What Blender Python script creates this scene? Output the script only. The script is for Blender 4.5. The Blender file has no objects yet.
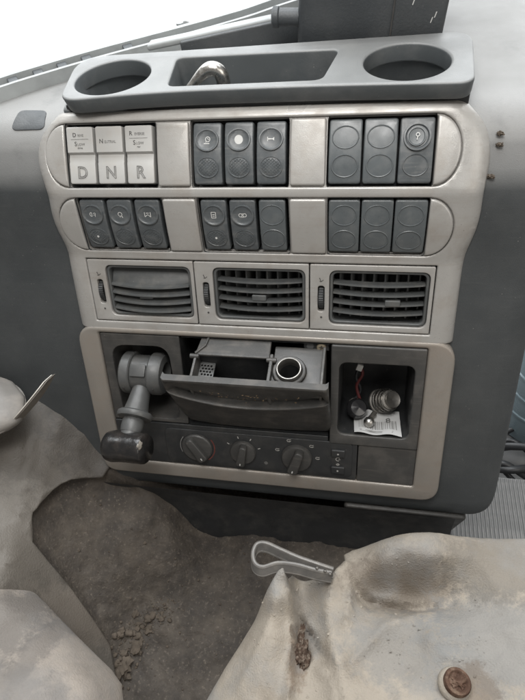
import bpy, bmesh, math, random
import numpy as np
from mathutils import Matrix, Vector, noise as mnoise

random.seed(7)
SC = bpy.context.scene
COL = SC.collection
R = math.radians
TILT = R(24)                      # the console face leans back by this much

# ---------------------------------------------------------------- camera
cam = bpy.data.cameras.new('camera')
cam.sensor_fit = 'HORIZONTAL'; cam.sensor_width = 36.0; cam.lens = 36.623
cam.clip_start = 0.01; cam.clip_end = 100
co = bpy.data.objects.new('camera', cam); COL.objects.link(co)
co.matrix_world = Matrix(((0.981191, -0.052362, 0.185804, 0.096917), (0.158371, 0.768694, -0.619699, -0.307841), (-0.110378, 0.637469, 0.762528, 0.347129), (0.000000, 0.000000, 0.000000, 1.000000)))
SC.camera = co

# ---------------------------------------------------------------- light
world = bpy.data.worlds.new('World'); SC.world = world; world.use_nodes = True
bg = world.node_tree.nodes['Background']
bg.inputs['Color'].default_value = (1.0, 0.965, 0.92, 1); bg.inputs['Strength'].default_value = 0.26

def area(name, loc, target, sx, sy, power, col):
    l = bpy.data.lights.new(name, 'AREA'); l.shape = 'RECTANGLE'; l.size = sx; l.size_y = sy
    l.energy = power; l.color = col
    o = bpy.data.objects.new(name, l); COL.objects.link(o)
    o.location = loc
    o.rotation_euler = (Vector(target) - Vector(loc)).to_track_quat('-Z', 'Y').to_euler()
    return o
area('daylight_beyond_windscreen', (-0.3, 1.9, 0.35), (-0.1, 0.0, 0.05), 4.2, 2.6, 90, (0.94, 0.975, 1.0)).visible_camera = True
area('windscreen_daylight', (-0.1, 0.55, 1.25), (0.0, 0.0, 0.0), 1.9, 0.8, 42, (0.94, 0.975, 1.0))
area('added_overhead_fill', (0.05, -0.24, 0.78), (0.0, 0.03, 0.1), 0.36, 0.28, 5.8, (1.0, 0.985, 0.96))  # unseen fill lamp added overhead to brighten the console face
area('door_window_daylight', (1.1, -0.75, 0.75), (0.0, -0.1, -0.05), 0.8, 0.7, 4.8, (1.0, 0.95, 0.88))

SC.view_settings.view_transform = 'Standard'; SC.view_settings.look = 'None'
SC.view_settings.exposure = 0.0; SC.view_settings.gamma = 1.0
SC.render.engine = 'CYCLES'
SC.cycles.max_bounces = 6; SC.cycles.diffuse_bounces = 4; SC.cycles.use_denoising = True
SC.render.resolution_x = 768; SC.render.resolution_y = 1024

# ---------------------------------------------------------------- materials
def mat(name, col, rough=0.5, metal=0.0, var=0.12, vscale=25, dust=0.0, dustcol=(0.34, 0.31, 0.27), dscale=60,
        bump=0.0, bscale=400, specks=0.0, speckcol=(0.6, 0.57, 0.52), smear=0.0, spec=0.5, rvar=0.1, grime=0.0, grimecol=(0.05, 0.04, 0.03), dlo=0.48, dhi=0.7, updust_glare=0.0, upcol=(0.36, 0.35, 0.335), stains=(), bump2=0.0, b2scale=60, b2dist=0.004, attr=None, ridged=False):
    m = bpy.data.materials.new(name); m.use_nodes = True
    nt = m.node_tree; N = nt.nodes; L = nt.links
    b = N['Principled BSDF']; b.inputs['Metallic'].default_value = metal
    b.inputs['Specular IOR Level'].default_value = spec
    tc = N.new('ShaderNodeTexCoord'); C = tc.outputs['Object']
    def nz(scale, detail=4, rough_=0.55, vec=None):
        n = N.new('ShaderNodeTexNoise'); n.inputs['Scale'].default_value = scale
        n.inputs['Detail'].default_value = detail; n.inputs['Roughness'].default_value = rough_
        L.new(vec or C, n.inputs['Vector']); return n.outputs['Fac']
    def ramp(f, a, bb):
        r = N.new('ShaderNodeMapRange'); r.inputs['From Min'].default_value = a; r.inputs['From Max'].default_value = bb
        r.clamp = True; L.new(f, r.inputs['Value']); return r.outputs['Result']
    def mul(f, k):
        r = N.new('ShaderNodeMath'); r.operation = 'MULTIPLY'; L.new(f, r.inputs[0]); r.inputs[1].default_value = k; return r.outputs[0]
    def mix(fac, a, c, mode='MIX'):
        x = N.new('ShaderNodeMix'); x.data_type = 'RGBA'; x.blend_type = mode
        L.new(fac, x.inputs[0])
        for sock, v in ((x.inputs[6], a), (x.inputs[7], c)):
            if isinstance(v, tuple): sock.default_value = (*v, 1)
            else: L.new(v, sock)
        return x.outputs[2]
    lo = tuple(max(0, c * (1 - var)) for c in col); hi = tuple(c * (1 + var) for c in col)
    c = mix(ramp(nz(vscale, 5), 0.3, 0.7), lo, hi)
    if grime: c = mix(mul(ramp(nz(vscale * 1.7 + 11, 7, 0.7), 0.52, 0.72), grime), c, grimecol)
    for (cx_, cy_, rad, scol, amt) in stains:     # irregular patches of mud, dust or wear at fixed places
        sb = N.new('ShaderNodeVectorMath'); sb.operation = 'SUBTRACT'; L.new(C, sb.inputs[0]); sb.inputs[1].default_value = (cx_, cy_, 0)
        sc_ = N.new('ShaderNodeVectorMath'); sc_.operation = 'MULTIPLY'; L.new(sb.outputs[0], sc_.inputs[0]); sc_.inputs[1].default_value = (1 / rad[0], 1 / rad[1], 0)
        le = N.new('ShaderNodeVectorMath'); le.operation = 'LENGTH'; L.new(sc_.outputs[0], le.inputs[0])
        ad = N.new('ShaderNodeMath'); ad.operation = 'MULTIPLY_ADD'; L.new(nz(75, 10, 0.78), ad.inputs[0]); ad.inputs[1].default_value = 2.6; L.new(le.outputs['Value'], ad.inputs[2])
        c = mix(mul(ramp(ad.outputs[0], 2.40, 1.95), amt), c, scol)
    if dust: c = mix(mul(ramp(nz(dscale, 8, 0.65), dlo, dhi), dust), c, dustcol)
    if smear:
        mp = N.new('ShaderNodeMapping'); mp.inputs['Scale'].default_value = (30, 200, 420); L.new(C, mp.inputs['Vector'])
        c = mix(mul(ramp(nz(1.0, 5, 0.6, mp.outputs[0]), 0.55, 0.75), smear), c, dustcol)
    if specks:
        v = N.new('ShaderNodeTexVoronoi'); v.inputs['Scale'].default_value = 330; L.new(C, v.inputs['Vector'])
        s = ramp(v.outputs['Distance'], 0.16, 0.04)
        w = ramp(nz(90, 5, 0.7), 0.56, 0.72)
        mm = N.new('ShaderNodeMath'); mm.operation = 'MULTIPLY'; L.new(s, mm.inputs[0]); L.new(w, mm.inputs[1])
        c = mix(mul(mm.outputs[0], specks), c, speckcol)
    if attr:     # dark soil and underside shade painted in, outline carried by the mesh
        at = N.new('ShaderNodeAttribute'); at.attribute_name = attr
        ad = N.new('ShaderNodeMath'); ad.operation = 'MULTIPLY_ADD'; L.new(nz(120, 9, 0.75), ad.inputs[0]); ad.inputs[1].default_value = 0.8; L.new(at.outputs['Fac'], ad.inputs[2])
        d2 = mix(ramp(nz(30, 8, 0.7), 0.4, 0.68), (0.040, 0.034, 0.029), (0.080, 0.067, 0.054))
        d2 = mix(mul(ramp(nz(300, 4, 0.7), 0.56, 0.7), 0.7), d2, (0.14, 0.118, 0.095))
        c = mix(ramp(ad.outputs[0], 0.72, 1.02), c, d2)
    if updust_glare:   # pale tint on level faces: dust plus windscreen glare painted into the colour
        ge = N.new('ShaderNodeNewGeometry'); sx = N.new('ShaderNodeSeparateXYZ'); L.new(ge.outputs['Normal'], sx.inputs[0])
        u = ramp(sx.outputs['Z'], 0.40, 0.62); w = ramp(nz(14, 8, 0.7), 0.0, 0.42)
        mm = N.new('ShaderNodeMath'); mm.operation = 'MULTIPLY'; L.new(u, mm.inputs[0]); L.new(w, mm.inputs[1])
        c = mix(mul(mm.outputs[0], updust_glare), c, upcol)
    L.new(c, b.inputs['Base Color'])
    rr = N.new('ShaderNodeMapRange'); L.new(nz(vscale * 2.3, 5), rr.inputs['Value'])
    rr.inputs['From Min'].default_value = 0.3; rr.inputs['From Max'].default_value = 0.7
    rr.inputs['To Min'].default_value = max(0.02, rough - rvar); rr.inputs['To Max'].default_value = min(1, rough + rvar)
    L.new(rr.outputs[0], b.inputs['Roughness'])
    if bump:
        bn = N.new('ShaderNodeBump'); bn.inputs['Strength'].default_value = bump; bn.inputs['Distance'].default_value = 0.001
        L.new(nz(bscale, 5, 0.6), bn.inputs['Height']); L.new(bn.outputs[0], b.inputs['Normal'])
        if bump2:
            b2 = N.new('ShaderNodeBump'); b2.inputs['Strength'].default_value = bump2; b2.inputs['Distance'].default_value = b2dist
            rn = N.new('ShaderNodeTexNoise'); rn.noise_type = 'RIDGED_MULTIFRACTAL' if ridged else 'FBM'; rn.inputs['Scale'].default_value = b2scale; rn.inputs['Detail'].default_value = 3 if ridged else 6
            L.new(C, rn.inputs['Vector']); L.new(rn.outputs['Fac'], b2.inputs['Height']); L.new(b2.outputs[0], bn.inputs['Normal'])
    return m

M = {}
M['silver'] = mat('silver_paint', (0.335, 0.325, 0.308), 0.36, 0.25, 0.07, 18, dust=0.35, dustcol=(0.25, 0.215, 0.18), dscale=40, bump=0.14, bscale=1400, specks=0.9, speckcol=(0.09, 0.075, 0.06), grime=0.28, grimecol=(0.16, 0.135, 0.11), smear=0.3, rvar=0.14)
M['silver_low'] = mat('silver_paint_dimmed', (0.222, 0.203, 0.18), 0.42, 0.2, 0.08, 18, dust=0.5, dustcol=(0.23, 0.19, 0.155), dscale=35, bump=0.14, bscale=1400, specks=0.9, speckcol=(0.09, 0.075, 0.06), grime=0.35, grimecol=(0.13, 0.105, 0.085), smear=0.35, rvar=0.14)  # browner silver paint, also darkened for the weaker light low down
M['key'] = mat('pale_key', (0.34, 0.335, 0.322), 0.5, 0, 0.05, 40, dust=0.3, dustcol=(0.33, 0.30, 0.26), dscale=120, bump=0.06, specks=0.3, speckcol=(0.12, 0.1, 0.08))
M['switch'] = mat('switch_grey', (0.066, 0.073, 0.077), 0.36, 0, 0.1, 60, dust=0.25, dustcol=(0.2, 0.195, 0.185), dscale=140, smear=0.3, bump=0.12, bscale=2500, specks=0.35)
M['blank'] = mat('blank_grey', (0.076, 0.085, 0.089), 0.34, 0, 0.08, 60, dust=0.2, dustcol=(0.2, 0.195, 0.185), dscale=140, bump=0.10, bscale=2500, specks=0.3)
M['well'] = mat('switch_well', (0.03, 0.033, 0.035), 0.7, 0, 0.2, 60, dust=0.4, dustcol=(0.12, 0.11, 0.10))
M['dash'] = mat('dashboard_plastic', (0.038, 0.042, 0.044), 0.5, 0, 0.12, 14, dust=0.4, dustcol=(0.075, 0.078, 0.078), dscale=22, bump=0.25, bscale=1800, specks=0.5, dlo=0.42, dhi=0.75, smear=0.25, updust_glare=1.0, upcol=(0.19, 0.189, 0.184))
M['tray'] = mat('tray_plastic', (0.075, 0.083, 0.087), 0.45, 0, 0.10, 18, dust=0.5, dustcol=(0.15, 0.152, 0.15), dscale=30, bump=0.2, bscale=1500, specks=0.5, updust_glare=0.5, upcol=(0.25, 0.25, 0.245))
M['vent'] = mat('vent_grey', (0.064, 0.067, 0.067), 0.5, 0, 0.12, 40, dust=0.55, dustcol=(0.12, 0.115, 0.105), dscale=70, bump=0.1, bscale=1500, specks=0.4)
M['ventdark'] = mat('vent_inner', (0.055, 0.057, 0.058), 0.7, 0, 0.2, 40, dust=0.4, dustcol=(0.09, 0.085, 0.08))
M['black'] = mat('black_plastic', (0.02, 0.021, 0.022), 0.5, 0, 0.15, 30, dust=0.45, dustcol=(0.06, 0.057, 0.052), dscale=45, bump=0.15, bscale=1500, specks=0.35)
M['panel'] = mat('charcoal_panel', (0.043, 0.042, 0.040), 0.48, 0, 0.1, 30, dust=0.45, dustcol=(0.11, 0.10, 0.09), dscale=35, smear=0.4, bump=0.15, bscale=1800, specks=0.4)
M['greybrake'] = mat('brake_grey', (0.066, 0.067, 0.066), 0.42, 0, 0.12, 40, dust=0.4, dustcol=(0.12, 0.113, 0.103), dscale=60, bump=0.1, bscale=900, specks=0.3)
M['grip'] = mat('worn_black_grip', (0.012, 0.0115, 0.0115), 0.19, 0, 0.3, 60, dust=0.22, dustcol=(0.075, 0.06, 0.05), dscale=90, bump=0.25, bscale=420, specks=0.3)
M['drawer'] = mat('drawer_plastic', (0.044, 0.043, 0.041), 0.42, 0, 0.12, 30, dust=0.55, dustcol=(0.12, 0.108, 0.095), dscale=50, smear=0.5, bump=0.2, bscale=1200, specks=0.5)
M['chrome'] = mat('dull_chrome', (0.45, 0.435, 0.41), 0.32, 1.0, 0.25, 120, rvar=0.14, dust=0.4, dustcol=(0.2, 0.18, 0.16), dscale=150)
M['steel'] = mat('dull_steel', (0.20, 0.19, 0.175), 0.45, 0.8, 0.2, 90, rvar=0.15)
M['ringmetal'] = mat('socket_metal', (0.24, 0.23, 0.215), 0.42, 0.9, 0.2, 120, dust=0.4, dustcol=(0.14, 0.12, 0.10), dscale=160)
M['glossblack'] = mat('gloss_black', (0.02, 0.02, 0.021), 0.15, 0, 0.2, 60)
M['brass'] = mat('brassy_screw', (0.48, 0.41, 0.30), 0.4, 0.8, 0.15, 120)
M['white'] = mat('white_print', (0.48, 0.48, 0.465), 0.5, 0, 0.08, 90)
M['whitedim'] = mat('dim_print', (0.34, 0.33, 0.31), 0.6, 0, 0.2, 120)
M['ink'] = mat('black_print', (0.05, 0.048, 0.046), 0.6, 0, 0.2, 120)
M['inkgrey'] = mat('grey_print', (0.15, 0.147, 0.14), 0.6, 0, 0.25, 160)
M['redprint'] = mat('red_print', (0.11, 0.028, 0.022), 0.6, 0, 0.2, 160)
M['paper'] = mat('paper', (0.44, 0.44, 0.435), 0.8, 0, 0.05, 60)
M['box'] = mat('box_grey', (0.045, 0.05, 0.054), 0.55, 0, 0.15, 25, dust=0.5, dustcol=(0.09, 0.092, 0.092), dscale=18, bump=0.3, bscale=600, specks=0.5)
M['palegrey'] = mat('pale_grey_plastic', (0.30, 0.31, 0.31), 0.6, 0, 0.12, 40)
M['tan'] = mat('tan_crumbs', (0.26, 0.19, 0.12), 0.9, 0, 0.4, 400, spec=0.2)
M['trim'] = mat('weathered_trim', (0.30, 0.315, 0.315), 0.6, 0, 0.12, 40, dust=0.4, dustcol=(0.2, 0.21, 0.205))
M['mat'] = mat('dusty_rubber_mat', (0.064, 0.054, 0.046), 0.78, 0, 0.3, 14, attr='soil_shade', dust=0.8, dustcol=(0.092, 0.081, 0.069), dscale=16, bump=0.9, bscale=330, specks=0.9, speckcol=(0.17, 0.15, 0.125), spec=0.3, grime=0.6, grimecol=(0.028, 0.026, 0.024), dlo=0.38, dhi=0.68, stains=((-0.2423, -0.1335, (0.0400, 0.1000), (0.12, 0.109, 0.095), 0.8), (-0.1797, -0.2078, (0.0140, 0.0500), (0.1, 0.087, 0.072), 0.6),), bump2=0.5, b2scale=90, b2dist=0.003)
M['soil'] = mat('dry_soil', (0.08, 0.065, 0.051), 0.9, 0, 0.3, 120, bump=0.6, bscale=700, spec=0.2)
M['cover'] = mat('dusty_vinyl', (0.275, 0.242, 0.20), 0.75, 0, 0.10, 16, dust=0.75, dustcol=(0.20, 0.197, 0.19), dscale=13, bump=0.9, bscale=650, specks=1.0, speckcol=(0.36, 0.32, 0.27), spec=0.3, grime=0.45, grimecol=(0.12, 0.095, 0.07), dlo=0.5, dhi=0.66, stains=((0.1373, -0.1588, (0.0520, 0.0240), (0.135, 0.112, 0.09), 0.75), (0.1405, -0.2127, (0.0500, 0.0320), (0.165, 0.163, 0.157), 0.6), (0.2083, -0.1990, (0.0600, 0.0450), (0.175, 0.177, 0.175), 0.65), (0.2182, -0.1378, (0.0500, 0.0350), (0.15, 0.135, 0.115), 0.7), (0.0584, -0.2201, (0.0100, 0.0300), (0.14, 0.1, 0.07), 0.7), (0.1842, -0.2346, (0.0200, 0.0200), (0.12, 0.09, 0.065), 0.6),), bump2=0.5, b2scale=17, b2dist=0.003, ridged=True)
M['coverleft'] = mat('dusty_vinyl_seat', (0.25, 0.22, 0.19), 0.7, 0, 0.10, 14, dust=0.75, dustcol=(0.165, 0.157, 0.15), dscale=15, bump=0.6, bscale=650, specks=0.6, speckcol=(0.14, 0.12, 0.10), spec=0.35, grime=0.35, grimecol=(0.10, 0.085, 0.07), dlo=0.46, dhi=0.66, stains=((-0.1803, -0.2400, (0.0300, 0.0400), (0.1, 0.092, 0.085), 0.7), (-0.1466, -0.2492, (0.0120, 0.0500), (0.11, 0.1, 0.092), 0.6), (-0.1521, -0.2872, (0.0500, 0.0200), (0.12, 0.11, 0.1), 0.6),), bump2=0.5, b2scale=14, b2dist=0.003, ridged=True)
M['sheet'] = mat('grimy_vinyl_sheet', (0.070, 0.061, 0.051), 0.6, 0, 0.18, 12, dust=0.6, dustcol=(0.104, 0.092, 0.078), dscale=15, bump=0.6, bscale=600, specks=0.7, speckcol=(0.17, 0.15, 0.13), grime=0.5, grimecol=(0.042, 0.037, 0.032), stains=((-0.1915, -0.0515, (0.0450, 0.0400), (0.045, 0.039, 0.033), 0.85), (-0.2298, -0.0157, (0.0300, 0.0300), (0.04, 0.037, 0.033), 0.7), (-0.2210, -0.1711, (0.0500, 0.0600), (0.125, 0.111, 0.094), 0.6), (-0.1666, -0.2160, (0.0300, 0.0300), (0.12, 0.102, 0.084), 0.7),), bump2=0.5, b2scale=16, b2dist=0.003, ridged=True)
M['hump'] = mat('dusty_hump', (0.14, 0.125, 0.108), 0.72, 0, 0.2, 14, dust=0.6, dustcol=(0.2, 0.18, 0.155), dscale=18, bump=0.35, bscale=300, specks=0.5)
M['strap'] = mat('grey_strap', (0.095, 0.09, 0.084), 0.45, 0.0, 0.2, 90, dust=0.4, dustcol=(0.16, 0.145, 0.125), dscale=120)
M['strapedge'] = mat('strap_edge', (0.12, 0.112, 0.103), 0.4, 0.0, 0.2, 90, dust=0.4, dustcol=(0.2, 0.18, 0.155), dscale=120)
M['rust'] = mat('rust', (0.075, 0.040, 0.026), 0.8, 0.1, 0.4, 150, dust=0.6, dustcol=(0.22, 0.165, 0.12), dscale=170, bump=0.9, bscale=600, spec=0.3)
M['rustclod'] = mat('rusty_clod', (0.055, 0.036, 0.026), 0.95, 0, 0.5, 300, dust=0.7, dustcol=(0.27, 0.23, 0.185), dscale=330, bump=0.9, bscale=500, spec=0.2)
M['lining'] = mat('pale_lining', (0.6, 0.57, 0.52), 0.8, 0, 0.1, 60)
M['lobe'] = mat('worn_armrest', (0.17, 0.16, 0.148), 0.6, 0, 0.15, 30, dust=0.5, dustcol=(0.28, 0.25, 0.22), dscale=40, bump=0.2, bscale=300)
M['ribs'] = mat('ribbed_grey', (0.15, 0.15, 0.147), 0.7, 0, 0.1, 40, dust=0.4, dustcol=(0.3, 0.29, 0.28))
M['farfloor'] = mat('far_floor', (0.12, 0.12, 0.12), 0.8, 0, 0.2, 12, dust=0.4, dustcol=(0.3, 0.29, 0.27), dscale=20)
M['bottle'] = mat('blue_plastic', (0.2, 0.26, 0.29), 0.25, 0, 0.1, 20)
M['cable'] = mat('black_cable', (0.025, 0.026, 0.028), 0.4, 0, 0.2, 60)
M['redwire'] = mat('dark_red_wire', (0.09, 0.02, 0.02), 0.5, 0, 0.2, 60)

def glass_mat():
    m = bpy.data.materials.new('windscreen_glass'); m.use_nodes = True
    nt = m.node_tree; nt.nodes.remove(nt.nodes['Principled BSDF'])
    t = nt.nodes.new('ShaderNodeBsdfTransparent'); g = nt.nodes.new('ShaderNodeBsdfGlossy'); x = nt.nodes.new('ShaderNodeMixShader')
    g.inputs['Roughness'].default_value = 0.02; x.inputs[0].default_value = 0.05
    nt.links.new(t.outputs[0], x.inputs[1]); nt.links.new(g.outputs[0], x.inputs[2])
    nt.links.new(x.outputs[0], nt.nodes['Material Output'].inputs['Surface']); return m
M['glass'] = glass_mat()

# ---------------------------------------------------------------- object helpers
OFF = {}
def tag(o, label, cat, group=None, kind=None):
    if label: o['label'] = label
    if cat: o['category'] = cat
    if group: o['group'] = group
    if kind: o['kind'] = kind
    return o
def empty(name, loc=(0, 0, 0), rot=(0, 0, 0), label=None, cat=None):
    o = bpy.data.objects.new(name, None); o.empty_display_size = 0.02; COL.objects.link(o)
    o.location = loc; o.rotation_euler = rot
    if label: tag(o, label, cat)
    return o
def obj(name, vf, m, parent=None, sharp=38, smooth=True):
    """vf = (verts, faces) in the frame of the whole thing"""
    v, f = vf
    me = bpy.data.meshes.new(name)
    me.from_pydata([tuple(map(float, p)) for p in v], [], [tuple(map(int, q)) for q in f]); me.validate(); me.update()
    bm = bmesh.new(); bm.from_mesh(me); bmesh.ops.recalc_face_normals(bm, faces=bm.faces); bm.to_mesh(me); bm.free()
    if smooth:
        me.shade_smooth()
        me.set_sharp_from_angle(angle=R(sharp))
    me.materials.append(M[m])
    o = bpy.data.objects.new(name, me); COL.objects.link(o)
    if parent is not None: o.parent = parent
    return o
def join(*parts):
    V = []; F = []
    for v, f in parts:
        n = len(V); V += [tuple(p) for p in v]; F += [tuple(i + n for i in q) for q in f]
    return V, F
def xf(vf, fn): return [fn(p) for p in vf[0]], vf[1]

def circ(cx, cy, rx, ry=None, n=32, a0=0):
    ry = rx if ry is None else ry
    return [(cx + rx * math.cos(a0 + 2 * math.pi * i / n), cy + ry * math.sin(a0 + 2 * math.pi * i / n)) for i in range(n)]
def rpoly(pts, rad, n=6):
    """closed CCW polygon with rounded corners; rad one number or one per corner"""
    if not isinstance(rad, (list, tuple)): rad = [rad] * len(pts)
    out = []
    for i, p in enumerate(pts):
        p = Vector(p); a = Vector(pts[i - 1]); b = Vector(pts[(i + 1) % len(pts)]); r = rad[i]
        if r <= 1e-6: out.append(tuple(p)); continue
        u = (a - p); w = (b - p); lu, lw = u.length, w.length; u /= lu; w /= lw
        k = min(r, lu * 0.49, lw * 0.49)
        for j in range(n + 1):
            t = j / n
            q = (p + u * k) * (1 - t) ** 2 + p * 2 * t * (1 - t) + (p + w * k) * t ** 2
            out.append(tuple(q))
    return out
def rrect(x0, x1, y0, y1, r, n=6):
    return rpoly([(x0, y0), (x1, y0), (x1, y1), (x0, y1)], r, n)
def is_ccw(p): return sum(a[0] * b[1] - b[0] * a[1] for a, b in zip(p, p[1:] + p[:1])) > 0
def panel(outer, h0, h1, bev=0.001, holes=(), cx=(), cy=(), res=2):
    """plate with holes and rounded edges, in (x, s, h)"""
    cu = bpy.data.curves.new('tmp', 'CURVE'); cu.dimensions = '2D'; cu.fill_mode = 'BOTH'
    half = (h1 - h0) / 2; bev = min(bev, half * 0.98)
    cu.extrude = half - bev; cu.bevel_depth = bev; cu.bevel_resolution = res; cu.offset = -bev
    for k, pts in enumerate([outer, *holes]):
        pts = list(pts)
        if is_ccw(pts) != (k == 0): pts = pts[::-1]
        s = cu.splines.new('POLY'); s.points.add(len(pts) - 1)
        for p, q in zip(s.points, pts): p.co = (q[0], q[1], 0, 1)
        s.use_cyclic_u = True
    o = bpy.data.objects.new('tmp', cu)
    me = bpy.data.meshes.new_from_object(o)
    bm = bmesh.new(); bm.from_mesh(me)
    bmesh.ops.remove_doubles(bm, verts=bm.verts, dist=1e-6)
    for axis, cuts in ((0, cx), (1, cy)):
        for c in cuts:
            co_ = Vector((0, 0, 0)); no = Vector((0, 0, 0)); co_[axis] = c; no[axis] = 1
            bmesh.ops.bisect_plane(bm, geom=bm.verts[:] + bm.edges[:] + bm.faces[:], dist=1e-7, plane_co=co_, plane_no=no)
    hm = (h0 + h1) / 2
    bm.verts.index_update()
    V = [(v.co.x, v.co.y, v.co.z + hm) for v in bm.verts]; F = [[v.index for v in f.verts] for f in bm.faces]
    bm.free(); bpy.data.objects.remove(o); bpy.data.curves.remove(cu); bpy.data.meshes.remove(me)
    return V, F
def text(body, size, xc, yc, h, depth=0.00015, outline=0.0, sx=1.0):
    cu = bpy.data.curves.new('tmp', 'FONT'); cu.body = body; cu.size = size; cu.align_x = 'CENTER'; cu.align_y = 'CENTER'
    cu.resolution_u = 3
    if outline: cu.fill_mode = 'NONE'; cu.bevel_depth = outline; cu.bevel_resolution = 1
    else: cu.extrude = depth
    o = bpy.data.objects.new('tmp', cu); me = bpy.data.meshes.new_from_object(o)
    V = [(xc + v.co.x * sx, yc + v.co.y, h + v.co.z) for v in me.vertices]; F = [list(p.vertices) for p in me.polygons]
    bpy.data.objects.remove(o); bpy.data.curves.remove(cu); bpy.data.meshes.remove(me)
    return V, F
def lathe(prof, n=32, origin=(0, 0, 0), axis=(0, 0, 1), cap0=True, cap1=True):
    """prof = list of (radius, height) along axis"""
    ax = Vector(axis).normalized(); u = ax.orthogonal().normalized(); w = ax.cross(u); O = Vector(origin)
    V = []; F = []
    for r, h in prof:
        for i in range(n):
            a = 2 * math.pi * i / n; V.append(tuple(O + ax * h + (u * math.cos(a) + w * math.sin(a)) * r))
    for j in range(len(prof) - 1):
        for i in range(n): F.append((j * n + i, j * n + (i + 1) % n, (j + 1) * n + (i + 1) % n, (j + 1) * n + i))
    if cap0 and prof[0][0] > 1e-4: F.append(tuple(range(n))[::-1])
    if cap1 and prof[-1][0] > 1e-4: F.append(tuple((len(prof) - 1) * n + i for i in range(n)))
    return V, F
def ringlathe(prof, n=32, origin=(0, 0, 0), axis=(0, 0, 1)):
    """closed cross-section swept round the axis (a ring)"""
    ax = Vector(axis).normalized(); u = ax.orthogonal().normalized(); w = ax.cross(u); O = Vector(origin)
    V = []; F = []; m = len(prof)
    for r, h in prof:
        for i in range(n):
            a = 2 * math.pi * i / n; V.append(tuple(O + ax * h + (u * math.cos(a) + w * math.sin(a)) * r))
    for j in range(m):
        k = (j + 1) % m
        for i in range(n): F.append((j * n + i, j * n + (i + 1) % n, k * n + (i + 1) % n, k * n + i))
    return V, F
def catmull(pts, per=8, closed=False):
    P = [Vector(p) for p in pts]; n = len(P); out = []
    for i in range(n if closed else n - 1):
        p0 = P[i - 1] if (closed or i > 0) else P[0]; p1 = P[i]; p2 = P[(i + 1) % n]; p3 = P[(i + 2) % n] if (closed or i + 2 < n) else P[-1]
        for j in range(per):
            t = j / per
            out.append(0.5 * ((2 * p1) + (p2 - p0) * t + (2 * p0 - 5 * p1 + 4 * p2 - p3) * t * t + (3 * p1 - p0 - 3 * p2 + p3) * t ** 3))
    if not closed: out.append(P[-1])
    return out
def tube(pts, r, n=8, closed=False, caps=True):
    """tube along points; r number or list"""
    P = [Vector(p) for p in pts]; m = len(P); V = []; F = []
    up = Vector((0.3, 0.2, 0.93)); prev = None
    for i, p in enumerate(P):
        a = P[i - 1] if (i > 0 or closed) else p; b = P[(i + 1) % m] if (i < m - 1 or closed) else p
        t = (b - a).normalized()
        if prev is None: u = (up - t * up.dot(t)).normalized()
        else: u = (prev - t * prev.dot(t)).normalized()
        prev = u; w = t.cross(u); rr = r[i] if isinstance(r, (list, tuple)) else r
        for k in range(n):
            an = 2 * math.pi * k / n; V.append(tuple(p + (u * math.cos(an) + w * math.sin(an)) * rr))
    for i in range(m if closed else m - 1):
        j = (i + 1) % m
        for k in range(n): F.append((i * n + k, i * n + (k + 1) % n, j * n + (k + 1) % n, j * n + k))
    if not closed and caps:
        F.append(tuple(range(n))[::-1]); F.append(tuple((m - 1) * n + k for k in range(n)))
    return V, F
def grid(nx, ny, fn):
    V = [fn(i / (nx - 1), j / (ny - 1)) for j in range(ny) for i in range(nx)]
    F = [(j * nx + i, j * nx + i + 1, (j + 1) * nx + i + 1, (j + 1) * nx + i) for j in range(ny - 1) for i in range(nx - 1)]
    return V, F
def slab(nx, ny, fn, thick):
    """grid with a back side: fn(u,v) -> point, thick = vector from front to back"""
    V, F = grid(nx, ny, fn); n = len(V); T = Vector(thick)
    V2 = V + [tuple(Vector(p) + T) for p in V]
    F2 = F + [tuple(i + n for i in q[::-1]) for q in F]
    rim = [i for i in range(nx)] + [j * nx + nx - 1 for j in range(1, ny)] + [(ny - 1) * nx + i for i in range(nx - 2, -1, -1)] + [j * nx for j in range(ny - 2, 0, -1)]
    for a, b in zip(rim, rim[1:] + rim[:1]): F2.append((a, a + n, b + n, b))
    return V2, F2
def rbox(x0, x1, y0, y1, z0, z1, r=0.002, bev=0.001): return panel(rrect(x0, x1, y0, y1, r, 3), z0, z1, bev)
def blob(c, rx, ry, rz, amp=0.25, freq=60, seed=0, sub=3):
    bm = bmesh.new(); bmesh.ops.create_icosphere(bm, subdivisions=sub, radius=1)
    V = []
    for v in bm.verts:
        d = v.co.normalized(); k = 1 + amp * mnoise.fractal(d * freq * 0.03 + Vector((seed * 7.3, seed, 1)), 1.0, 2.0, 4)
        V.append((c[0] + d.x * rx * k, c[1] + d.y * ry * k, c[2] + d.z * rz * k))
    bm.verts.index_update(); F = [[v.index for v in f.verts] for f in bm.faces]; bm.free(); return V, F
def rbf(ctrl, smooth=0.0):
    P = np.array(ctrl); n = len(P); S = 10.0
    X = P[:, :2] * S
    d = np.linalg.norm(X[:, None] - X[None], axis=2); K = np.where(d > 0, d * d * np.log(d + 1e-12), 0) + smooth * np.eye(n)
    A = np.zeros((n + 3, n + 3)); A[:n, :n] = K; A[:n, n] = 1; A[:n, n + 1:] = X; A[n, :n] = 1; A[n + 1:, :n] = X.T
    w = np.linalg.solve(A, np.concatenate([P[:, 2], [0, 0, 0]]))
    def f(x, y):
        q = np.array([x, y]) * S; r = np.linalg.norm(X - q, axis=1); k = np.where(r > 0, r * r * np.log(r + 1e-12), 0)
        return float(k @ w[:n] + w[n] + w[n + 1:] @ q)
    return f

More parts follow.
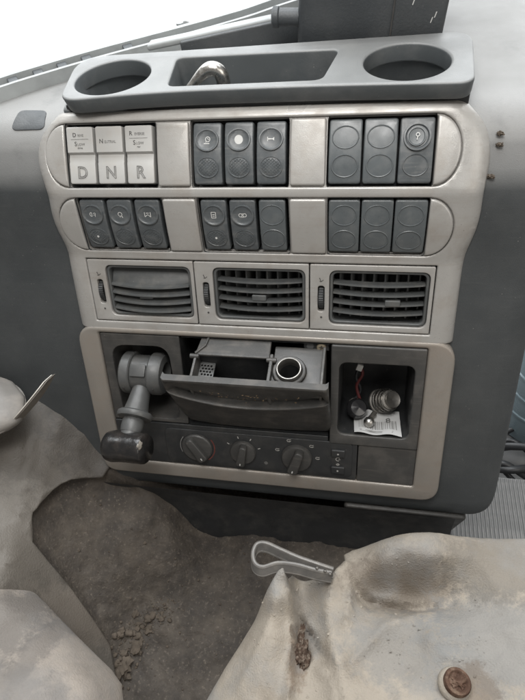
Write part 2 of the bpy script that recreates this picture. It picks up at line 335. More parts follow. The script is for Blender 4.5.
# ---------------------------------------------------------------- the face profile of the console
def make_profile(knots, s0=-0.30, s1=0.70, ds=0.0005):
    """knots: (s, angle before, angle after, ramp width)"""
    S = np.arange(s0, s1, ds); A = np.zeros_like(S)
    for (s, a0, a1, w) in knots: A = A + np.radians(a1 - a0) * np.clip((S - s) / w + 0.5, 0, 1)
    Y = np.concatenate([[0], np.cumsum(np.sin(A) * ds)[:-1]]); Z = s0 + np.concatenate([[0], np.cumsum(np.cos(A) * ds)[:-1]])
    def at(s): return np.interp(s, S, A), np.interp(s, S, Y), np.interp(s, S, Z)
    return at
FACE = make_profile([(0.0621, 0, -10, 0.006), (0.11845, -10, 12.1, 0.008)])
BODY = make_profile([(0.050, 0, -7, 0.03), (0.120, -7, 10, 0.03), (0.178, 10, 66, 0.05)])
def on(prof):
    def f(p):
        a, y, z = prof(p[1]); return (p[0], y - p[2] * math.cos(a), z + p[2] * math.sin(a))
    return f
face = on(FACE); body = on(BODY)
def fobj(name, vf, m, parent, **k): return obj(name, xf(vf, face), m, parent, **k)
# ================================================================ centre console
console = empty('centre_console', (0, 0, 0), (-TILT, 0, 0), 'silver and charcoal dashboard centre console with switches, air vents and open ashtray', 'console')

# --- upper bezel: silver moulding round the switch rows and the vents
def edge_x(s):
    """half widths (left, right) of the silver bezel at height s"""
    ks = [-0.01, 0.05, 0.066, 0.078, 0.092, 0.106, 0.1165, 0.127, 0.138, 0.150, 0.162, 0.172, 0.181]
    l = [0.1715, 0.1714, 0.1706, 0.1738, 0.1758, 0.1745, 0.1722, 0.1752, 0.1785, 0.1785, 0.1750, 0.1670, 0.1540]
    r = [0.1710, 0.1708, 0.1712, 0.1748, 0.1775, 0.1775, 0.1768, 0.1778, 0.1790, 0.1785, 0.1755, 0.1690, 0.1570]
    q = np.array([s - 0.009, s - 0.0045, s, s + 0.0045, s + 0.009]); w = np.array([0.12, 0.24, 0.28, 0.24, 0.12])
    return float(np.interp(q, ks, l) @ w), float(np.interp(q, ks, r) @ w)
ss = list(np.linspace(-0.009, 0.181, 70))
outl = [(edge_x(s)[1], s) for s in ss] + [(-edge_x(s)[0], s) for s in ss[::-1]]
def pill(xl, xr, sb, st, wl, wr, n=14):
    sc, hh = (sb + st) / 2, (st - sb) / 2; p = []
    for i in range(n + 1):
        a = -math.pi / 2 + math.pi * i / n; p.append((xr + wr * math.cos(a), sc + hh * math.sin(a)))
    for i in range(n + 1):
        a = math.pi / 2 + math.pi * i / n; p.append((xl + wl * math.cos(a), sc + hh * math.sin(a)))
    return p
G1 = [(-0.1476, -0.0703), (-0.0424, 0.0346), (0.0626, 0.1397)]      # switch wells, upper row
G2 = [(-0.1450, -0.0690), (-0.0397, 0.0341), (0.0638, 0.1393)]      # switch wells, lower row
R1 = (0.1226, 0.1718); R2 = (0.0672, 0.1143)
P1 = pill(G1[0][0], G1[2][1], *R1, 0.0185, 0.0180); P2 = pill(G2[0][0], G2[2][1], *R2, 0.0195, 0.0190)
VENT = (-0.150, 0.150, 0.0, 0.0591)
vh = rrect(VENT[0] - 0.0004, VENT[1] + 0.0004, VENT[2] - 0.0004, VENT[3] + 0.0004, 0.0008, 2)
cutx = [c * 0.004 for c in range(-46, -34)] + [c * 0.004 for c in range(35, 47)]
cuts = list(np.arange(0.050, 0.181, 0.004))
wells = [rrect(a + 0.0002, b - 0.0002, Rw[0], Rw[1], 0.0022, 4) for G, Rw in ((G1, R1), (G2, R2)) for a, b in G]
v, f = panel(outl, -0.009, 0.0, 0.0014, [P1, P2, vh], cutx, cuts)
def roll(p):
    x, s, h = p; l, r = edge_x(s); d = max(0.0, min(x + l, r - x)); dt = 0.1815 - s
    o = 0.0
    W = 0.016
    if d < W: k = (W - d) / W; o -= 0.011 * (1 - math.sqrt(max(0, 1 - k * k)))
    if dt < 0.010: k = (0.010 - dt) / 0.010; o -= 0.006 * (1 - math.sqrt(max(0, 1 - min(1, k) ** 2)))
    return (x, s, h + o)
fobj('upper_bezel', xf((v, f), roll), 'silver', console, sharp=50)

# silver floor of each row, a shallow groove below the plates
for i_, P in enumerate((P1, P2)):
    fobj('row_base', panel(P, -0.0060, -0.0022, 0.0002, wells[i_ * 3:i_ * 3 + 3], cy=list(np.arange(0.066, 0.175, 0.004))), 'silver', console)
# --- plates between the switch wells: half moons at the ends
def plate(xa, xb, row, end=None, w=0.0):
    s0, s1 = row; g = 0.0009; sc, hh = (s0 + s1) / 2, (s1 - s0) / 2 - g
    if end is None: out = rrect(xa + g, xb - g, s0 + g, s1 - g, 0.002, 3)
    else:
        sg = -1 if end == 'l' else 1; x0 = xb if end == 'l' else xa; p = []
        for i in range(21):
            a = -math.pi / 2 + math.pi * i / 20; p.append((x0 + sg * (w - g) * math.cos(a), sc + hh * math.sin(a)))
        out = p if sg > 0 else p[::-1]
    v, f = panel(out, -0.003, 0.0008, 0.0014, cy=list(np.linspace(s0, s1, 9)[1:-1]))
    def bulge(p):
        t = (p[1] - sc) / hh
        return (p[0], p[1], p[2] + (0.0012 * (1 - t * t) if p[2] > -0.001 else 0))
    fobj('cover_plate', xf((v, f), bulge), 'silver', console, sharp=45)
for G, Rw, wl, wr in ((G1, R1, 0.0185, 0.0180), (G2, R2, 0.0195, 0.0190)):
    plate(0, G[0][0], Rw, 'l', wl); plate(G[0][1], G[1][0], Rw); plate(G[1][1], G[2][0], Rw); plate(G[2][1], 0, Rw, 'r', wr)
# dark wells behind the rows
for P in wells:
    fobj('switch_well', panel(P, -0.0215, -0.0195, 0.0005, cy=list(np.arange(0.064, 0.18, 0.006))), 'well', console)
    n = len(P)
    V = [(x, s, h) for h in (-0.0005, -0.021) for x, s in P]; F = [(i, (i + 1) % n, n + (i + 1) % n, n + i) for i in range(n)]
    fobj('well_wall', (V, F), 'well', console)

# --- symbols, drawn as thin raised print in (x, s) about 0,0, unit 1 = 1 mm
def poly_sym(polys, xc, sc, h, k=0.001):
    V = []; F = []
    for p in polys:
        n = len(V); V += [(xc + a * k, sc + b * k, h) for a, b in p]; F.append(tuple(range(n, n + len(p))))
    return V, F
def line(a, b, w=0.5):
    a = Vector(a); b = Vector(b); d = (b - a).normalized(); q = Vector((-d.y, d.x)) * w / 2
    return [tuple(a - q), tuple(b - q), tuple(b + q), tuple(a + q)]
def arc(cx, cy, r, a0, a1, w=0.5, n=10):
    out = []
    for i in range(n):
        A = R(a0 + (a1 - a0) * i / n); B = R(a0 + (a1 - a0) * (i + 1) / n)
        out.append([(cx + (r - w / 2) * math.cos(A), cy + (r - w / 2) * math.sin(A)), (cx + (r + w / 2) * math.cos(A), cy + (r + w / 2) * math.sin(A)),
                    (cx + (r + w / 2) * math.cos(B), cy + (r + w / 2) * math.sin(B)), (cx + (r - w / 2) * math.cos(B), cy + (r - w / 2) * math.sin(B))])
    return out
def disc(cx, cy, r, n=20): return [circ(cx, cy, r, n=n)]
SYM = {
 'beacon': arc(0.6, 0.6, 1.8, 0, 360, 0.6) + [line((-2.6, -2.4), (1.8, -2.4), 0.7), line((-1.2, -1.6), (-0.2, -0.6), 0.6), line((0.2, 1.4), (1.6, 0.2), 0.5)],
 'dot': disc(0, 0, 3.3),
 'horn': [[(-2.6, -0.5), (-1.2, -0.5), (1.0, -0.3), (2.4, -1.3), (2.4, 1.3), (1.0, 0.3), (-1.2, 0.5), (-2.6, 0.5)], line((-2.6, -1.5), (-2.6, 1.5), 0.6)],
 'lamp': arc(-1.0, 0, 1.7, 90, 270, 0.55) + [line((-1.0, -1.9), (-1.0, 1.9), 0.55), line((0.3, 0.9), (2.4, 1.3), 0.5), line((0.3, -0.5), (2.4, -0.3), 0.5), line((1.7, -2.0), (2.4, 0.9), 0.5)],
 'plug': arc(0, 0.3, 1.7, 0, 360, 0.6) + [line((0.8, -0.8), (2.0, -2.6), 0.7), line((-0.9, -0.6), (-0.2, -2.4), 0.5)],
 'axle': [line((-2.6, 2.2), (-2.6, -1.8), 0.6), line((-2.6, -1.8), (0, 0.2), 0.6), line((0, 0.2), (2.4, -2.0), 0.6), line((2.4, -2.0), (2.4, 2.2), 0.6), line((-1.4, 1.4), (1.2, 1.4), 0.6)],
 'door': [line((-2.0, -2.4), (-2.0, 2.4), 0.6), line((-2.0, 2.4), (1.6, 2.4), 0.6), line((1.6, 2.4), (1.6, -2.4), 0.6), line((1.6, -2.4), (-2.0, -2.4), 0.6), line((-1.2, 0.4), (0.8, 0.4), 0.7), line((-1.2, -1.0), (0.8, -1.0), 0.6)],
 'diff': arc(-1.7, 0, 1.4, 0, 360, 0.6) + arc(1.7, 0, 1.4, 0, 360, 0.6) + [line((-0.6, 1.2), (0.6, 1.2), 0.5), line((-1, -1.6), (1, -1.6), 0.6)],
 'led': disc(0, 0, 1.0, 10),
 'key': arc(0.2, 1.1, 1.2, 0, 360, 0.6) + [line((0.1, 0), (-0.2, -2.4), 0.6)],
}
# --- rocker switches and blanks
def key_body(x0, x1, s0, s1, top=0.0, sag=0.0022):
    sc, hh = (s0 + s1) / 2, (s1 - s0) / 2
    v, f = panel(rrect(x0, x1, s0, s1, 0.0022, 4), -0.015, top, 0.0011, cy=list(np.linspace(s0, s1, 13)[1:-1]))
    def shape(p):
        t = (p[1] - sc) / hh
        return (p[0], p[1], p[2] + (sag * (1 - t * t) - sag if p[2] > -0.006 else 0))
    return (v, f), shape, (lambda q: (lambda r: (r[0], r[1], r[2]))(shape((q[0], q[1], q[2] + top))))
def oval_dish(xc, sc, rx, ry, shape, rim, rim_w, depth, n=36, rings=5):
    """raised oval rim with a dished centre standing on the key"""
    V = []; F = []
    prof = [(1.0, -0.0008), (1.0 - rim_w * 0.12, rim), (1.0 - rim_w * 0.6, rim), (1.0 - rim_w, rim * 0.5)]
    for j in range(1, rings + 1):
        t = 1 - j / rings; prof.append(((1 - rim_w) * t, rim * 0.5 - depth * (1 - t * t)))
    base = shape((xc, sc, 0.0))[2]
    for k, h in prof:
        for i in range(n):
            a = 2 * math.pi * i / n; x, s = xc + rx * k * math.cos(a), sc + ry * k * math.sin(a)
            V.append((x, s, shape((x, s, 0.0))[2] + h))
    for j in range(len(prof) - 1):
        for i in range(n): F.append((j * n + i, j * n + (i + 1) % n, (j + 1) * n + (i + 1) % n, (j + 1) * n + i))
    return V, F
def oval_groove(xc, sc, rx, ry, shape, r=0.0005, n=40):
    P = []
    for i in range(n):
        a = 2 * math.pi * i / n; x, s = xc + rx * math.cos(a), sc + ry * math.sin(a); P.append(shape((x, s, 0.0001)))
    return tube(P, r, 6, closed=True)
def switch(x0, x1, row, kind, sym=None, led=False):
    s0, s1 = row[0] + 0.0022, row[1] - 0.0022; sc = (s0 + s1) / 2; xc = (x0 + x1) / 2
    blank = kind == 'blank'
    (vf, shape0, shape) = key_body(x0, x1, s0, s1, 0.0008 if not blank else 0.0006)
    o = fobj('switch_blank' if blank else 'rocker_switch', xf(vf, shape0), 'blank' if blank else 'switch', console, sharp=40)
    su, sl = sc + 0.0098, sc - 0.0100
    if blank:
        for s_ in (su, sl): fobj('oval_mark', oval_groove(xc, s_, 0.0094, 0.0077, shape), 'blank', o)
    elif kind == 'round':
        fobj('oval_mark', oval_groove(xc, sl, 0.0088, 0.0074, shape), 'switch', o)
        fobj('round_button', oval_dish(xc, su - 0.0005, 0.0098, 0.0098, shape, 0.0022, 0.25, 0.0002), 'switch', o)
        fobj('button_rim', oval_dish(xc - 0.0004, su - 0.0005, 0.0064, 0.0066, lambda p: (p[0], p[1], shape(p)[2] + 0.0009), 0.0014, 0.2, 0.0003), 'blank', o)
        fobj('symbol', poly_sym(SYM['key'], xc, su - 0.0005, shape((xc, su, 0))[2] + 0.0029), 'white', o)
    else:
        fobj('oval_lens', oval_dish(xc, su, 0.0094, 0.0083, shape, 0.0014, 0.20, 0.0007), 'switch', o)
        fobj('oval_pad', oval_dish(xc, sl, 0.0090, 0.0078, shape, 0.0008, 0.14, -0.0005), 'switch', o)
        hs = shape((xc, su, 0))[2] + 0.0004
        if sym: fobj('symbol', poly_sym(SYM[sym], xc, su, hs), 'white', o)
        if led: fobj('indicator', poly_sym(SYM['led'], xc, sl + 0.0004, shape((xc, sl, 0))[2] + 0.0012), 'white', o)
        # diamond hatch on the pads: fine raised lines
        for s_, hh, rr in ((sl, 0.00095, 0.0062), ):
            L = []
            for q in range(-4, 5):
                for sg in (-1, 1):
                    c = q * 0.0016; half = math.sqrt(max(0, rr ** 2 - c * c))
                    if half < 0.001: continue
                    a = Vector((c - half * 0.0, 0)); d = Vector((sg * 0.7071, 0.7071)); nrm = Vector((-d.y, d.x))
                    p0 = nrm * c - d * half; p1 = nrm * c + d * half
                    L.append(tube([(xc + p0.x * 1.2, s_ + p0.y, shape((xc, s_ + p0.y, 0))[2] + hh), (xc + p1.x * 1.2, s_ + p1.y, shape((xc, s_ + p1.y, 0))[2] + hh)], 0.00013, 4))
            t = fobj('hatching', join(*L), 'blank', o); t['kind'] = 'stuff'
    return o
def three(g, gap=0.0031):
    w = (g[1] - g[0] - 4 * gap * 0.8) / 3; x = g[0] + gap * 0.8
    return [(x + i * (w + gap * 0.8), x + i * (w + gap * 0.8) + w) for i in range(3)]
for (a, b), sy in zip(three(G1[1]), ('beacon', 'dot', 'horn')): switch(a, b, R1, 'live', sy)
for (a, b), k in zip(three(G1[2], 0.0018), ('blank', 'blank', 'round')): switch(a, b, R1, k)
for (a, b), sy, led in zip(three(G2[0], 0.0036), ('lamp', 'plug', 'axle'), (True, False, False)): switch(a, b, R2, 'live', sy, led)
for (a, b), sy, led in zip(three(G2[1], 0.0034), ('door', 'diff', None), (True, False, False)): switch(a, b, R2, 'live' if sy else 'blank', sy, led)
for (a, b) in three(G2[2], 0.0014): switch(a, b, R2, 'blank')

# --- the three pale gear keys D, N, R
for (a, b), big, rows in zip(three(G1[0], 0.0030), 'DNR', ((('DRIVE', 0.0030, 0.0155), ('SLOW', 0.0032, 0.0088), ('drive', 0.0022, 0.0058)), (('NEUTRAL', 0.0032, 0.0105),), (('REVERSE', 0.0031, 0.0158), ('SLOW', 0.0032, 0.0090), ('rev', 0.0022, 0.0060)))):
    s0, s1 = R1[0] + 0.0030, R1[1] - 0.0030; sc = (s0 + s1) / 2; xc = (a + b) / 2
    v, f = panel(rrect(a, b, s0, s1, 0.0016, 3), -0.013, 0.0006, 0.0008, cy=[sc - 0.006, sc - 0.0045, sc - 0.003, sc - 0.0005, sc + 0.0008, sc + 0.0025])
    def shape(p, sc=sc):
        if p[2] < -0.006: return p
        t = p[1] - sc; h = 0.0
        if t > 0.0012: h = 0.0012
        elif t > -0.0052: h = -0.0008 - 0.0003 * math.cos(t * 900)
        return (p[0], p[1], p[2] + h)
    o = fobj('gear_key', xf((v, f), shape), 'key', console, sharp=30)
    for tx, sz, dy in rows:
        fobj('lettering', xf(text(tx[0], sz * 1.45, xc + sz * 0.30 - (len(tx) - 1) * sz * 0.30 - sz * 0.50, sc + dy, 0.0019), lambda p: p) if sz > 0.0025 else text(tx, sz, xc, sc + dy, 0.0019), 'ink' if sz > 0.0025 else 'inkgrey', o)
        if sz > 0.0025: fobj('lettering', text(tx[1:], sz * 0.86, xc + sz * 0.35, sc + dy - 0.0004, 0.0019), 'inkgrey', o)
    if len(rows) > 1: fobj('divider_line', panel([(xc - 0.0075, sc + 0.0122), (xc + 0.0075, sc + 0.0122), (xc + 0.0075, sc + 0.0125), (xc - 0.0075, sc + 0.0125)], 0.0017, 0.0020, 0.00005), 'inkgrey', o)
    fobj('letter', text(big, 0.0130, xc, sc - 0.0132, 0.0007, outline=0.00036, sx=0.95), 'inkgrey', o)

# --- air vents
def vent(x0, x1, closed):
    g = 0.0005; a, b = x0 + g, x1 - g; s0, s1 = VENT[2] + g, VENT[3] - g
    hx0, hx1, hs0, hs1 = x0 + 0.0165, x1 - 0.0035, s0 + 0.0050, s1 - 0.0050
    wx, ws = x0 + 0.0098, (s0 + s1) / 2 - 0.001
    root = fobj('air_vent', panel(rrect(a, b, s0, s1, 0.0012, 3), -0.006, -0.0002, 0.0007,
                [rrect(hx0, hx1, hs0, hs1, 0.0065, 6), rrect(wx - 0.0028, wx + 0.0028, ws - 0.0115, ws + 0.0115, 0.0024, 5)]), 'silver', console)
    # grey inner frame with its throat
    ro = rrect(hx0 + 0.0003, hx1 - 0.0003, hs0 + 0.0003, hs1 - 0.0003, 0.0063, 6); ri = rrect(hx0 + 0.0028, hx1 - 0.0028, hs0 + 0.0028, hs1 - 0.0028, 0.0045, 6)
    fobj('grille_frame', panel(ro, -0.012, -0.0022, 0.0010, [ri]), 'vent', root)
    n = len(ri); V = [(x, s, h) for h in (-0.006, -0.045) for x, s in ri]
    fobj('duct', (V, [(i, (i + 1) % n, n + (i + 1) % n, n + i) for i in range(n)] + [tuple(range(n, 2 * n))]), 'ventdark', root)
    ix0, ix1, is0, is1 = hx0 + 0.003, hx1 - 0.003, hs0 + 0.003, hs1 - 0.003
    # horizontal slats, bowed outwards in the middle
    N = 5 if closed else 4
    for k in range(N):
        sk = is1 - (k + 0.95) * (is1 - is0) / 5
        tilt = R(17) if closed else R(4)
        dep = 0.0100 if closed else 0.0085
        if closed:
            sk = is1 - 0.0045 - 0.0076 * k
            if k == 0: dep, sk, tilt = 0.0135, is1 - 0.0008, R(66)
        def fn(u, v_, sk=sk, tilt=tilt, dep=dep):
            x = ix0 + (ix1 - ix0) * u; bow = 0.0042 * (1 - (2 * u - 1) ** 2)
            if closed: # blades turned down: they overlap like shingles
                return (x + 0.004 * v_ * (1 if u < 0.5 else -1) * 0, sk - v_ * dep * math.sin(tilt) + 0.0004 - 0.0016 * (1 - (2 * u - 1) ** 2) * v_, -0.0120 + v_ * dep * math.cos(tilt) + bow * v_)
            return (x, sk - v_ * dep * math.sin(tilt) - 0.0008 * (1 - (2 * u - 1) ** 2), -0.0135 + v_ * dep * math.cos(tilt) + bow)
        V, F = slab(17, 5, fn, (0, -0.0014, 0.0002))
        fobj('slat', (V, F), 'vent', root, sharp=50)
    # upright vanes behind
    for k in range(8):
        xk = ix0 + (ix1 - ix0) * (k + 0.5) / 8; lean = 0.004 if not closed else 0.001
        V, F = slab(2, 2, lambda u, w: (xk + lean * (1 - u), is0 + (is1 - is0) * w, -0.030 + 0.0165 * u), (0.0013, 0, 0))
        fobj('vane', (V, F), 'vent' , root)
    # adjuster tab on the middle slat
    xt = (ix0 + ix1) / 2 - (0.004 if closed else -0.0); st = (is0 + is1) / 2 + (-0.004 if closed else -0.002)
    if not closed and x0 > 0: xt, st = xt + 0.012, st - 0.001
    fobj('adjuster_tab', panel(rrect(xt - 0.0062, xt + 0.0062, st - 0.0030, st + 0.0022, 0.001, 3), -0.006, -0.0002, 0.0007), 'vent', root)
    # thumb wheel with knurls
    prof = []
    V = []; F = []; nk = 28; rr = 0.0125
    for i in range(nk + 1):
        an = -1.15 + 2.3 * i / nk; r_ = rr * (1.0 if i % 2 else 0.965)
        for xx in (-0.0022, -0.0017, 0.0017, 0.0022):
            q = r_ * (0.94 if abs(xx) > 0.002 else 1.0)
            V.append((wx + xx, ws + q * math.sin(an) * 0.93, -0.0104 + q * math.cos(an)))
    for i in range(nk):
        for j in range(3): F.append((i * 4 + j, i * 4 + j + 1, i * 4 + 5 + j, i * 4 + 4 + j))
    fobj('thumb_wheel', (V, F), 'black', root, sharp=20)
    fobj('wheel_slot', panel(rrect(wx - 0.0029, wx + 0.0029, ws - 0.0116, ws + 0.0116, 0.0024, 5), -0.0075, -0.0068, 0.0001), 'ventdark', root)
    fobj('symbol', poly_sym([line((-1.6, 2.6), (-0.6, 0.4), 0.6), line((-0.6, 0.4), (1.4, 2.0), 0.5), line((-0.6, 0.4), (-2.0, 0.6), 0.5)] + disc(-1.8, 3.2, 0.5, 8), wx + 0.0006, ws + 0.0150, 0.00002), 'ink', root)
    fobj('symbol', poly_sym(disc(0, 0, 0.95, 10), wx + 0.0004, ws - 0.0165, 0.00002), 'ink', root)
    return root
VX = [-0.150, -0.0506, 0.0496, 0.150]
vent(VX[0], VX[1], True)['label'] = 'air vent with its slats turned down'
vent(VX[1], VX[2], False); vent(VX[2], VX[3], False)
# dark seams between and behind the vent frames
fobj('vent_backing', panel(rrect(-0.1512, 0.1512, -0.001, 0.0601, 0.001, 2), -0.0500, -0.0485, 0.0003), 'ventdark', console)

# unseen dark box added behind the whole face to block light from behind
hb = [(-0.1535, -0.163), (0.1525, -0.163), (0.1525, 0.095), (-0.1535, 0.095)]
V = [(x, 0.0095, z) for x, z in hb] + [(x, 0.100, z) for x, z in hb]
obj('rear_light_block', (V, [(0, 1, 5, 4), (1, 2, 6, 5), (2, 3, 7, 6), (3, 0, 4, 7), (4, 5, 6, 7)]), 'ventdark', console)

# --- lower silver frame, a separate rounded moulding
LP = (-0.1515, 0.1505, -0.1615, -0.0128)
out = rpoly([(-0.1735, -0.1790), (0.1745, -0.1780), (0.1735, -0.0068), (-0.1735, -0.0068)], [0.016, 0.018, 0.020, 0.020], 8)
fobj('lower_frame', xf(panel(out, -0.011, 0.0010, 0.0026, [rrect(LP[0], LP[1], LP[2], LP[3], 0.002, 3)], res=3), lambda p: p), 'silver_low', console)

# --- left recess round the parking brake
rb = panel(rrect(-0.1508, -0.0715, -0.1105, -0.0135, 0.0015, 3), -0.007, -0.0010, 0.0010,
           [rpoly([(-0.1400, -0.1060), (-0.0800, -0.1060), (-0.0840, -0.0250), (-0.1420, -0.0260)], [0.008, 0.008, 0.014, 0.016], 7)])
fobj('brake_surround', rb, 'panel', console)
rp = rpoly([(-0.1400, -0.1060), (-0.0800, -0.1060), (-0.0840, -0.0250), (-0.1420, -0.0260)], [0.008, 0.008, 0.014, 0.016], 7)
n = len(rp); V = [(x, s, -0.003) for x, s in rp] + [(-0.110 + (x + 0.110) * 0.93, -0.066 + (s + 0.066) * 0.93, -0.040) for x, s in rp]
fobj('brake_recess', (V, [(i, (i + 1) % n, n + (i + 1) % n, n + i) for i in range(n)] + [tuple(range(n, 2 * n))]), 'panel', console)

# --- storage pocket
fobj('pocket_frame', panel(rrect(0.0692, 0.1502, -0.1180, -0.0132, 0.0015, 3), -0.010, 0.0016, 0.0014, [rrect(0.0765, 0.1418, -0.1065, -0.0300, 0.008, 7)]), 'panel', console)
rp = rrect(0.0765, 0.1418, -0.1065, -0.0300, 0.008, 7); n = len(rp)
V = [(x, s, -0.001) for x, s in rp] + [(0.109 + (x - 0.109) * 0.95, -0.069 + (s + 0.069) * 0.96, -0.058) for x, s in rp]
fobj('pocket_liner', (V, [(i, (i + 1) % n, n + (i + 1) % n, n + i) for i in range(n)] + [tuple(range(n, 2 * n))]), 'black', console)
fobj('blank_cover', panel(rrect(0.0968, 0.1502, -0.1612, -0.1188, 0.0012, 3), -0.008, -0.0002, 0.0008), 'panel', console)

# --- heater control panel
hp = fobj('heater_panel', panel(rpoly([(-0.1508, -0.1612), (0.0960, -0.1612), (0.0960, -0.1190), (0.0680, -0.1190), (0.0680, -0.1115), (-0.1508, -0.1115)], [0.002, 0.002, 0.0015, 0.001, 0.001, 0.001], 3), -0.008, -0.0004, 0.0008), 'black', console)
fobj('inset_panel', panel(rrect(-0.098, 0.0915, -0.1580, -0.1165, 0.007, 6), -0.0012, 0.0008, 0.0006), 'black', hp)
def knob(xc, sc, r, h, ang, wide, m='panel'):
    root = fobj('rotary_knob', lathe([(r, -0.001), (r, h * 0.25), (r * 0.93, h * 0.38), (r * 0.80, h * 0.42), (0.0001, h * 0.42)], 36, (xc, sc, 0.0006)), m, console, sharp=35)
    c, s_ = math.cos(R(ang)), math.sin(R(ang))
    v, f = panel(rpoly([(-r * 0.92, -wide * 0.8), (r * 1.0, -wide), (r * 1.0, wide), (-r * 0.92, wide * 0.8)], r * 0.25, 4), h * 0.3, h, 0.0014)
    def tw(p): k = 1 - 0.12 * max(0, p[2] - h * 0.3) / h; return (xc + (p[0] * c - p[1] * s_) * k, sc + (p[0] * s_ + p[1] * c) * k, p[2] + 0.0004)
    fobj('finger_bar', xf((v, f), tw), m, root)
    fobj('pointer_mark', xf(panel(rrect(r * 0.66, r * 0.84, -0.0006, 0.0006, 0.0002, 2), h - 0.0001, h + 0.0003, 0.0001), tw), 'white', root)
    return root
knob(-0.0645, -0.1368, 0.0160, 0.0085, -58, 0.0056)
knob(-0.0165, -0.1375, 0.0132, 0.0105, -100, 0.0048)
knob(0.0378, -0.1382, 0.0150, 0.0125, -108, 0.0056)
fobj('red_scale', poly_sym(arc(-0.0645 * 1000, -136.8, 18.3, -55, 35, 1.2, 14), 0, 0, 0.00095), 'redprint', hp)
fobj('blue_scale', poly_sym(arc(-0.0645 * 1000, -136.8, 18.0, 140, 205, 0.8, 10), 0, 0, 0.00095), 'inkgrey', hp)
for an in (150, 105, 62, 18):
    c, s_ = math.cos(R(an)), math.sin(R(an))
    fobj('scale_tick', poly_sym([line((16 * c, 16 * s_), (18.6 * c, 18.6 * s_), 0.9)], -0.0165, -0.1375, 0.00095), 'whitedim', hp)
for an in (160, 112, 45, 2):
    c, s_ = math.cos(R(an)), math.sin(R(an)); q = 20.5
    fobj('scale_symbol', poly_sym(arc(q * c - 0.6, q * s_, 1.3, 20, 330, 0.55) + [line((q * c + 0.2, q * s_ - 1.6), (q * c + 2.0, q * s_ - 0.4), 0.6), line((q * c + 0.6, q * s_ + 1.0), (q * c + 2.0, q * s_ + 1.4), 0.5)], 0.0378, -0.1382, 0.00095), 'whitedim', hp)
fobj('symbol', poly_sym(arc(0, 0, 1.5, 0, 360, 0.6) + [line((-2, 0), (2, 0), 0.5), line((0, -2), (0, 2), 0.5)], 0.0065, -0.1490, 0.00095), 'inkgrey', hp)
for sc, led in ((-0.1290, 1), (-0.1490, 1)):
    b = fobj('push_button', panel(rrect(0.0715, 0.0845, sc - 0.0042, sc + 0.0042, 0.0012, 4), -0.001, 0.0030, 0.0009), 'black', console)
    fobj('indicator', poly_sym(disc(0, 0, 1.0, 10), 0.078, sc, 0.0032), 'whitedim', b)
fobj('symbol', poly_sym(arc(0, 1.5, 2.0, 30, 300, 0.7) + [line((0.5, 1.2), (2.4, 1.2), 0.6)], 0.078, -0.1380, 0.00095), 'whitedim', hp)
fobj('symbol', poly_sym(arc(0, 0, 1.2, 0, 360, 0.6) + [line((-2, 0), (2, 0), 0.5)], 0.078, -0.1428, 0.00095), 'whitedim', hp)

# --- ashtray opening and tilted-out drawer
op = rrect(-0.0705, 0.0682, -0.1105, -0.0138, 0.002, 3); n = len(op)
V = [(x, s, -0.0005) for x, s in op] + [(x, s, -0.075) for x, s in op]
fobj('ashtray_housing', (V, [(i, (i + 1) % n, n + (i + 1) % n, n + i) for i in range(n)] + [tuple(range(n, 2 * n))]), 'black', console)
DA = R(32)
def D(p):
    x, t, d = p    # across, up the drawer front, backwards
    return (x, -0.002 - t * math.sin(DA) + d * math.cos(DA), -0.110 + t * math.cos(DA) + d * math.sin(DA))
def smile(x):
    u = (x + 0.0735) / 0.145
    return 0.094 - (0.0165 + 0.0235 * math.sin(math.pi * min(1, u ** 0.85)) ** 0.8 + 0.006 * u)
def front(u, v_):
    x = -0.0725 + 0.1430 * u; tl = smile(x)
    edge = min(u, 1 - u) * 0.143; e = min(1, edge / 0.006)
    if v_ < 0.5:                       # apron below the lip
        t = tl * v_ / 0.5; d = 0.010 * ((tl - t) / 0.09) ** 2 - 0.0016 * math.exp(-(tl - t) / 0.006)
    elif v_ < 0.56:                    # rounded lip, then the little shelf behind it
        k = (v_ - 0.5) / 0.06; t = tl + 0.0010 * math.sin(k * math.pi); d = -0.0016 + (0.0090 * k * k) * e
    else:                              # hollowed band up to the top edge
        k = (v_ - 0.56) / 0.44; t = tl + (0.094 - tl) * k; d = 0.0074 * (1 - k) ** 1.5 * e - 0.0016 * (1 - e) * (1 - k) + 0.0008 * max(0, (k - 0.94) / 0.06)
    d += 0.0022 * max(0, 1 - edge / 0.003) ** 2
    return D((x, t, d))
V, F = slab(90, 100, front, (0, 0.0062, 0.0022))
dr = obj('ashtray_drawer', (V, F), 'drawer', console, sharp=60)
# drawer sides, ash bin and socket deck
def dbox(name, x0, x1, t0, t1, d0, d1, m, bev=0.0006, holes=(), axis='d'):
    # plate lying in the (x, d) plane, thick in t
    return obj(name, xf(panel(rrect(x0, x1, d0, d1, 0.001, 2), t0, t1, bev, holes), lambda p: D((p[0], p[2], p[1]))), m, dr)
dbox('side_wall', -0.0525, -0.0500, 0.020, 0.080, 0.004, 0.038, 'drawer')
dbox('side_wall', 0.0620, 0.0645, 0.020, 0.078, 0.004, 0.052, 'drawer')
dbox('divider', 0.0165, 0.0195, 0.020, 0.081, 0.004, 0.040, 'drawer')
dbox('bin_floor', -0.0505, 0.0170, 0.022, 0.024, 0.004, 0.038, 'black')
dbox('bin_back', -0.0505, 0.0170, 0.022, 0.078, 0.037, 0.039, 'black')
deck_c = (0.0345, 0.0265)
deck = dbox('socket_deck', 0.0190, 0.0625, 0.0715, 0.0745, 0.004, 0.052, 'drawer', 0.0006, [circ(*deck_c, 0.0148, n=36)])
def onD(prof, nn=36): return xf(ringlathe(prof, nn), lambda p: D((deck_c[0] + p[0], 0.0745 + p[2], deck_c[1] + p[1])))
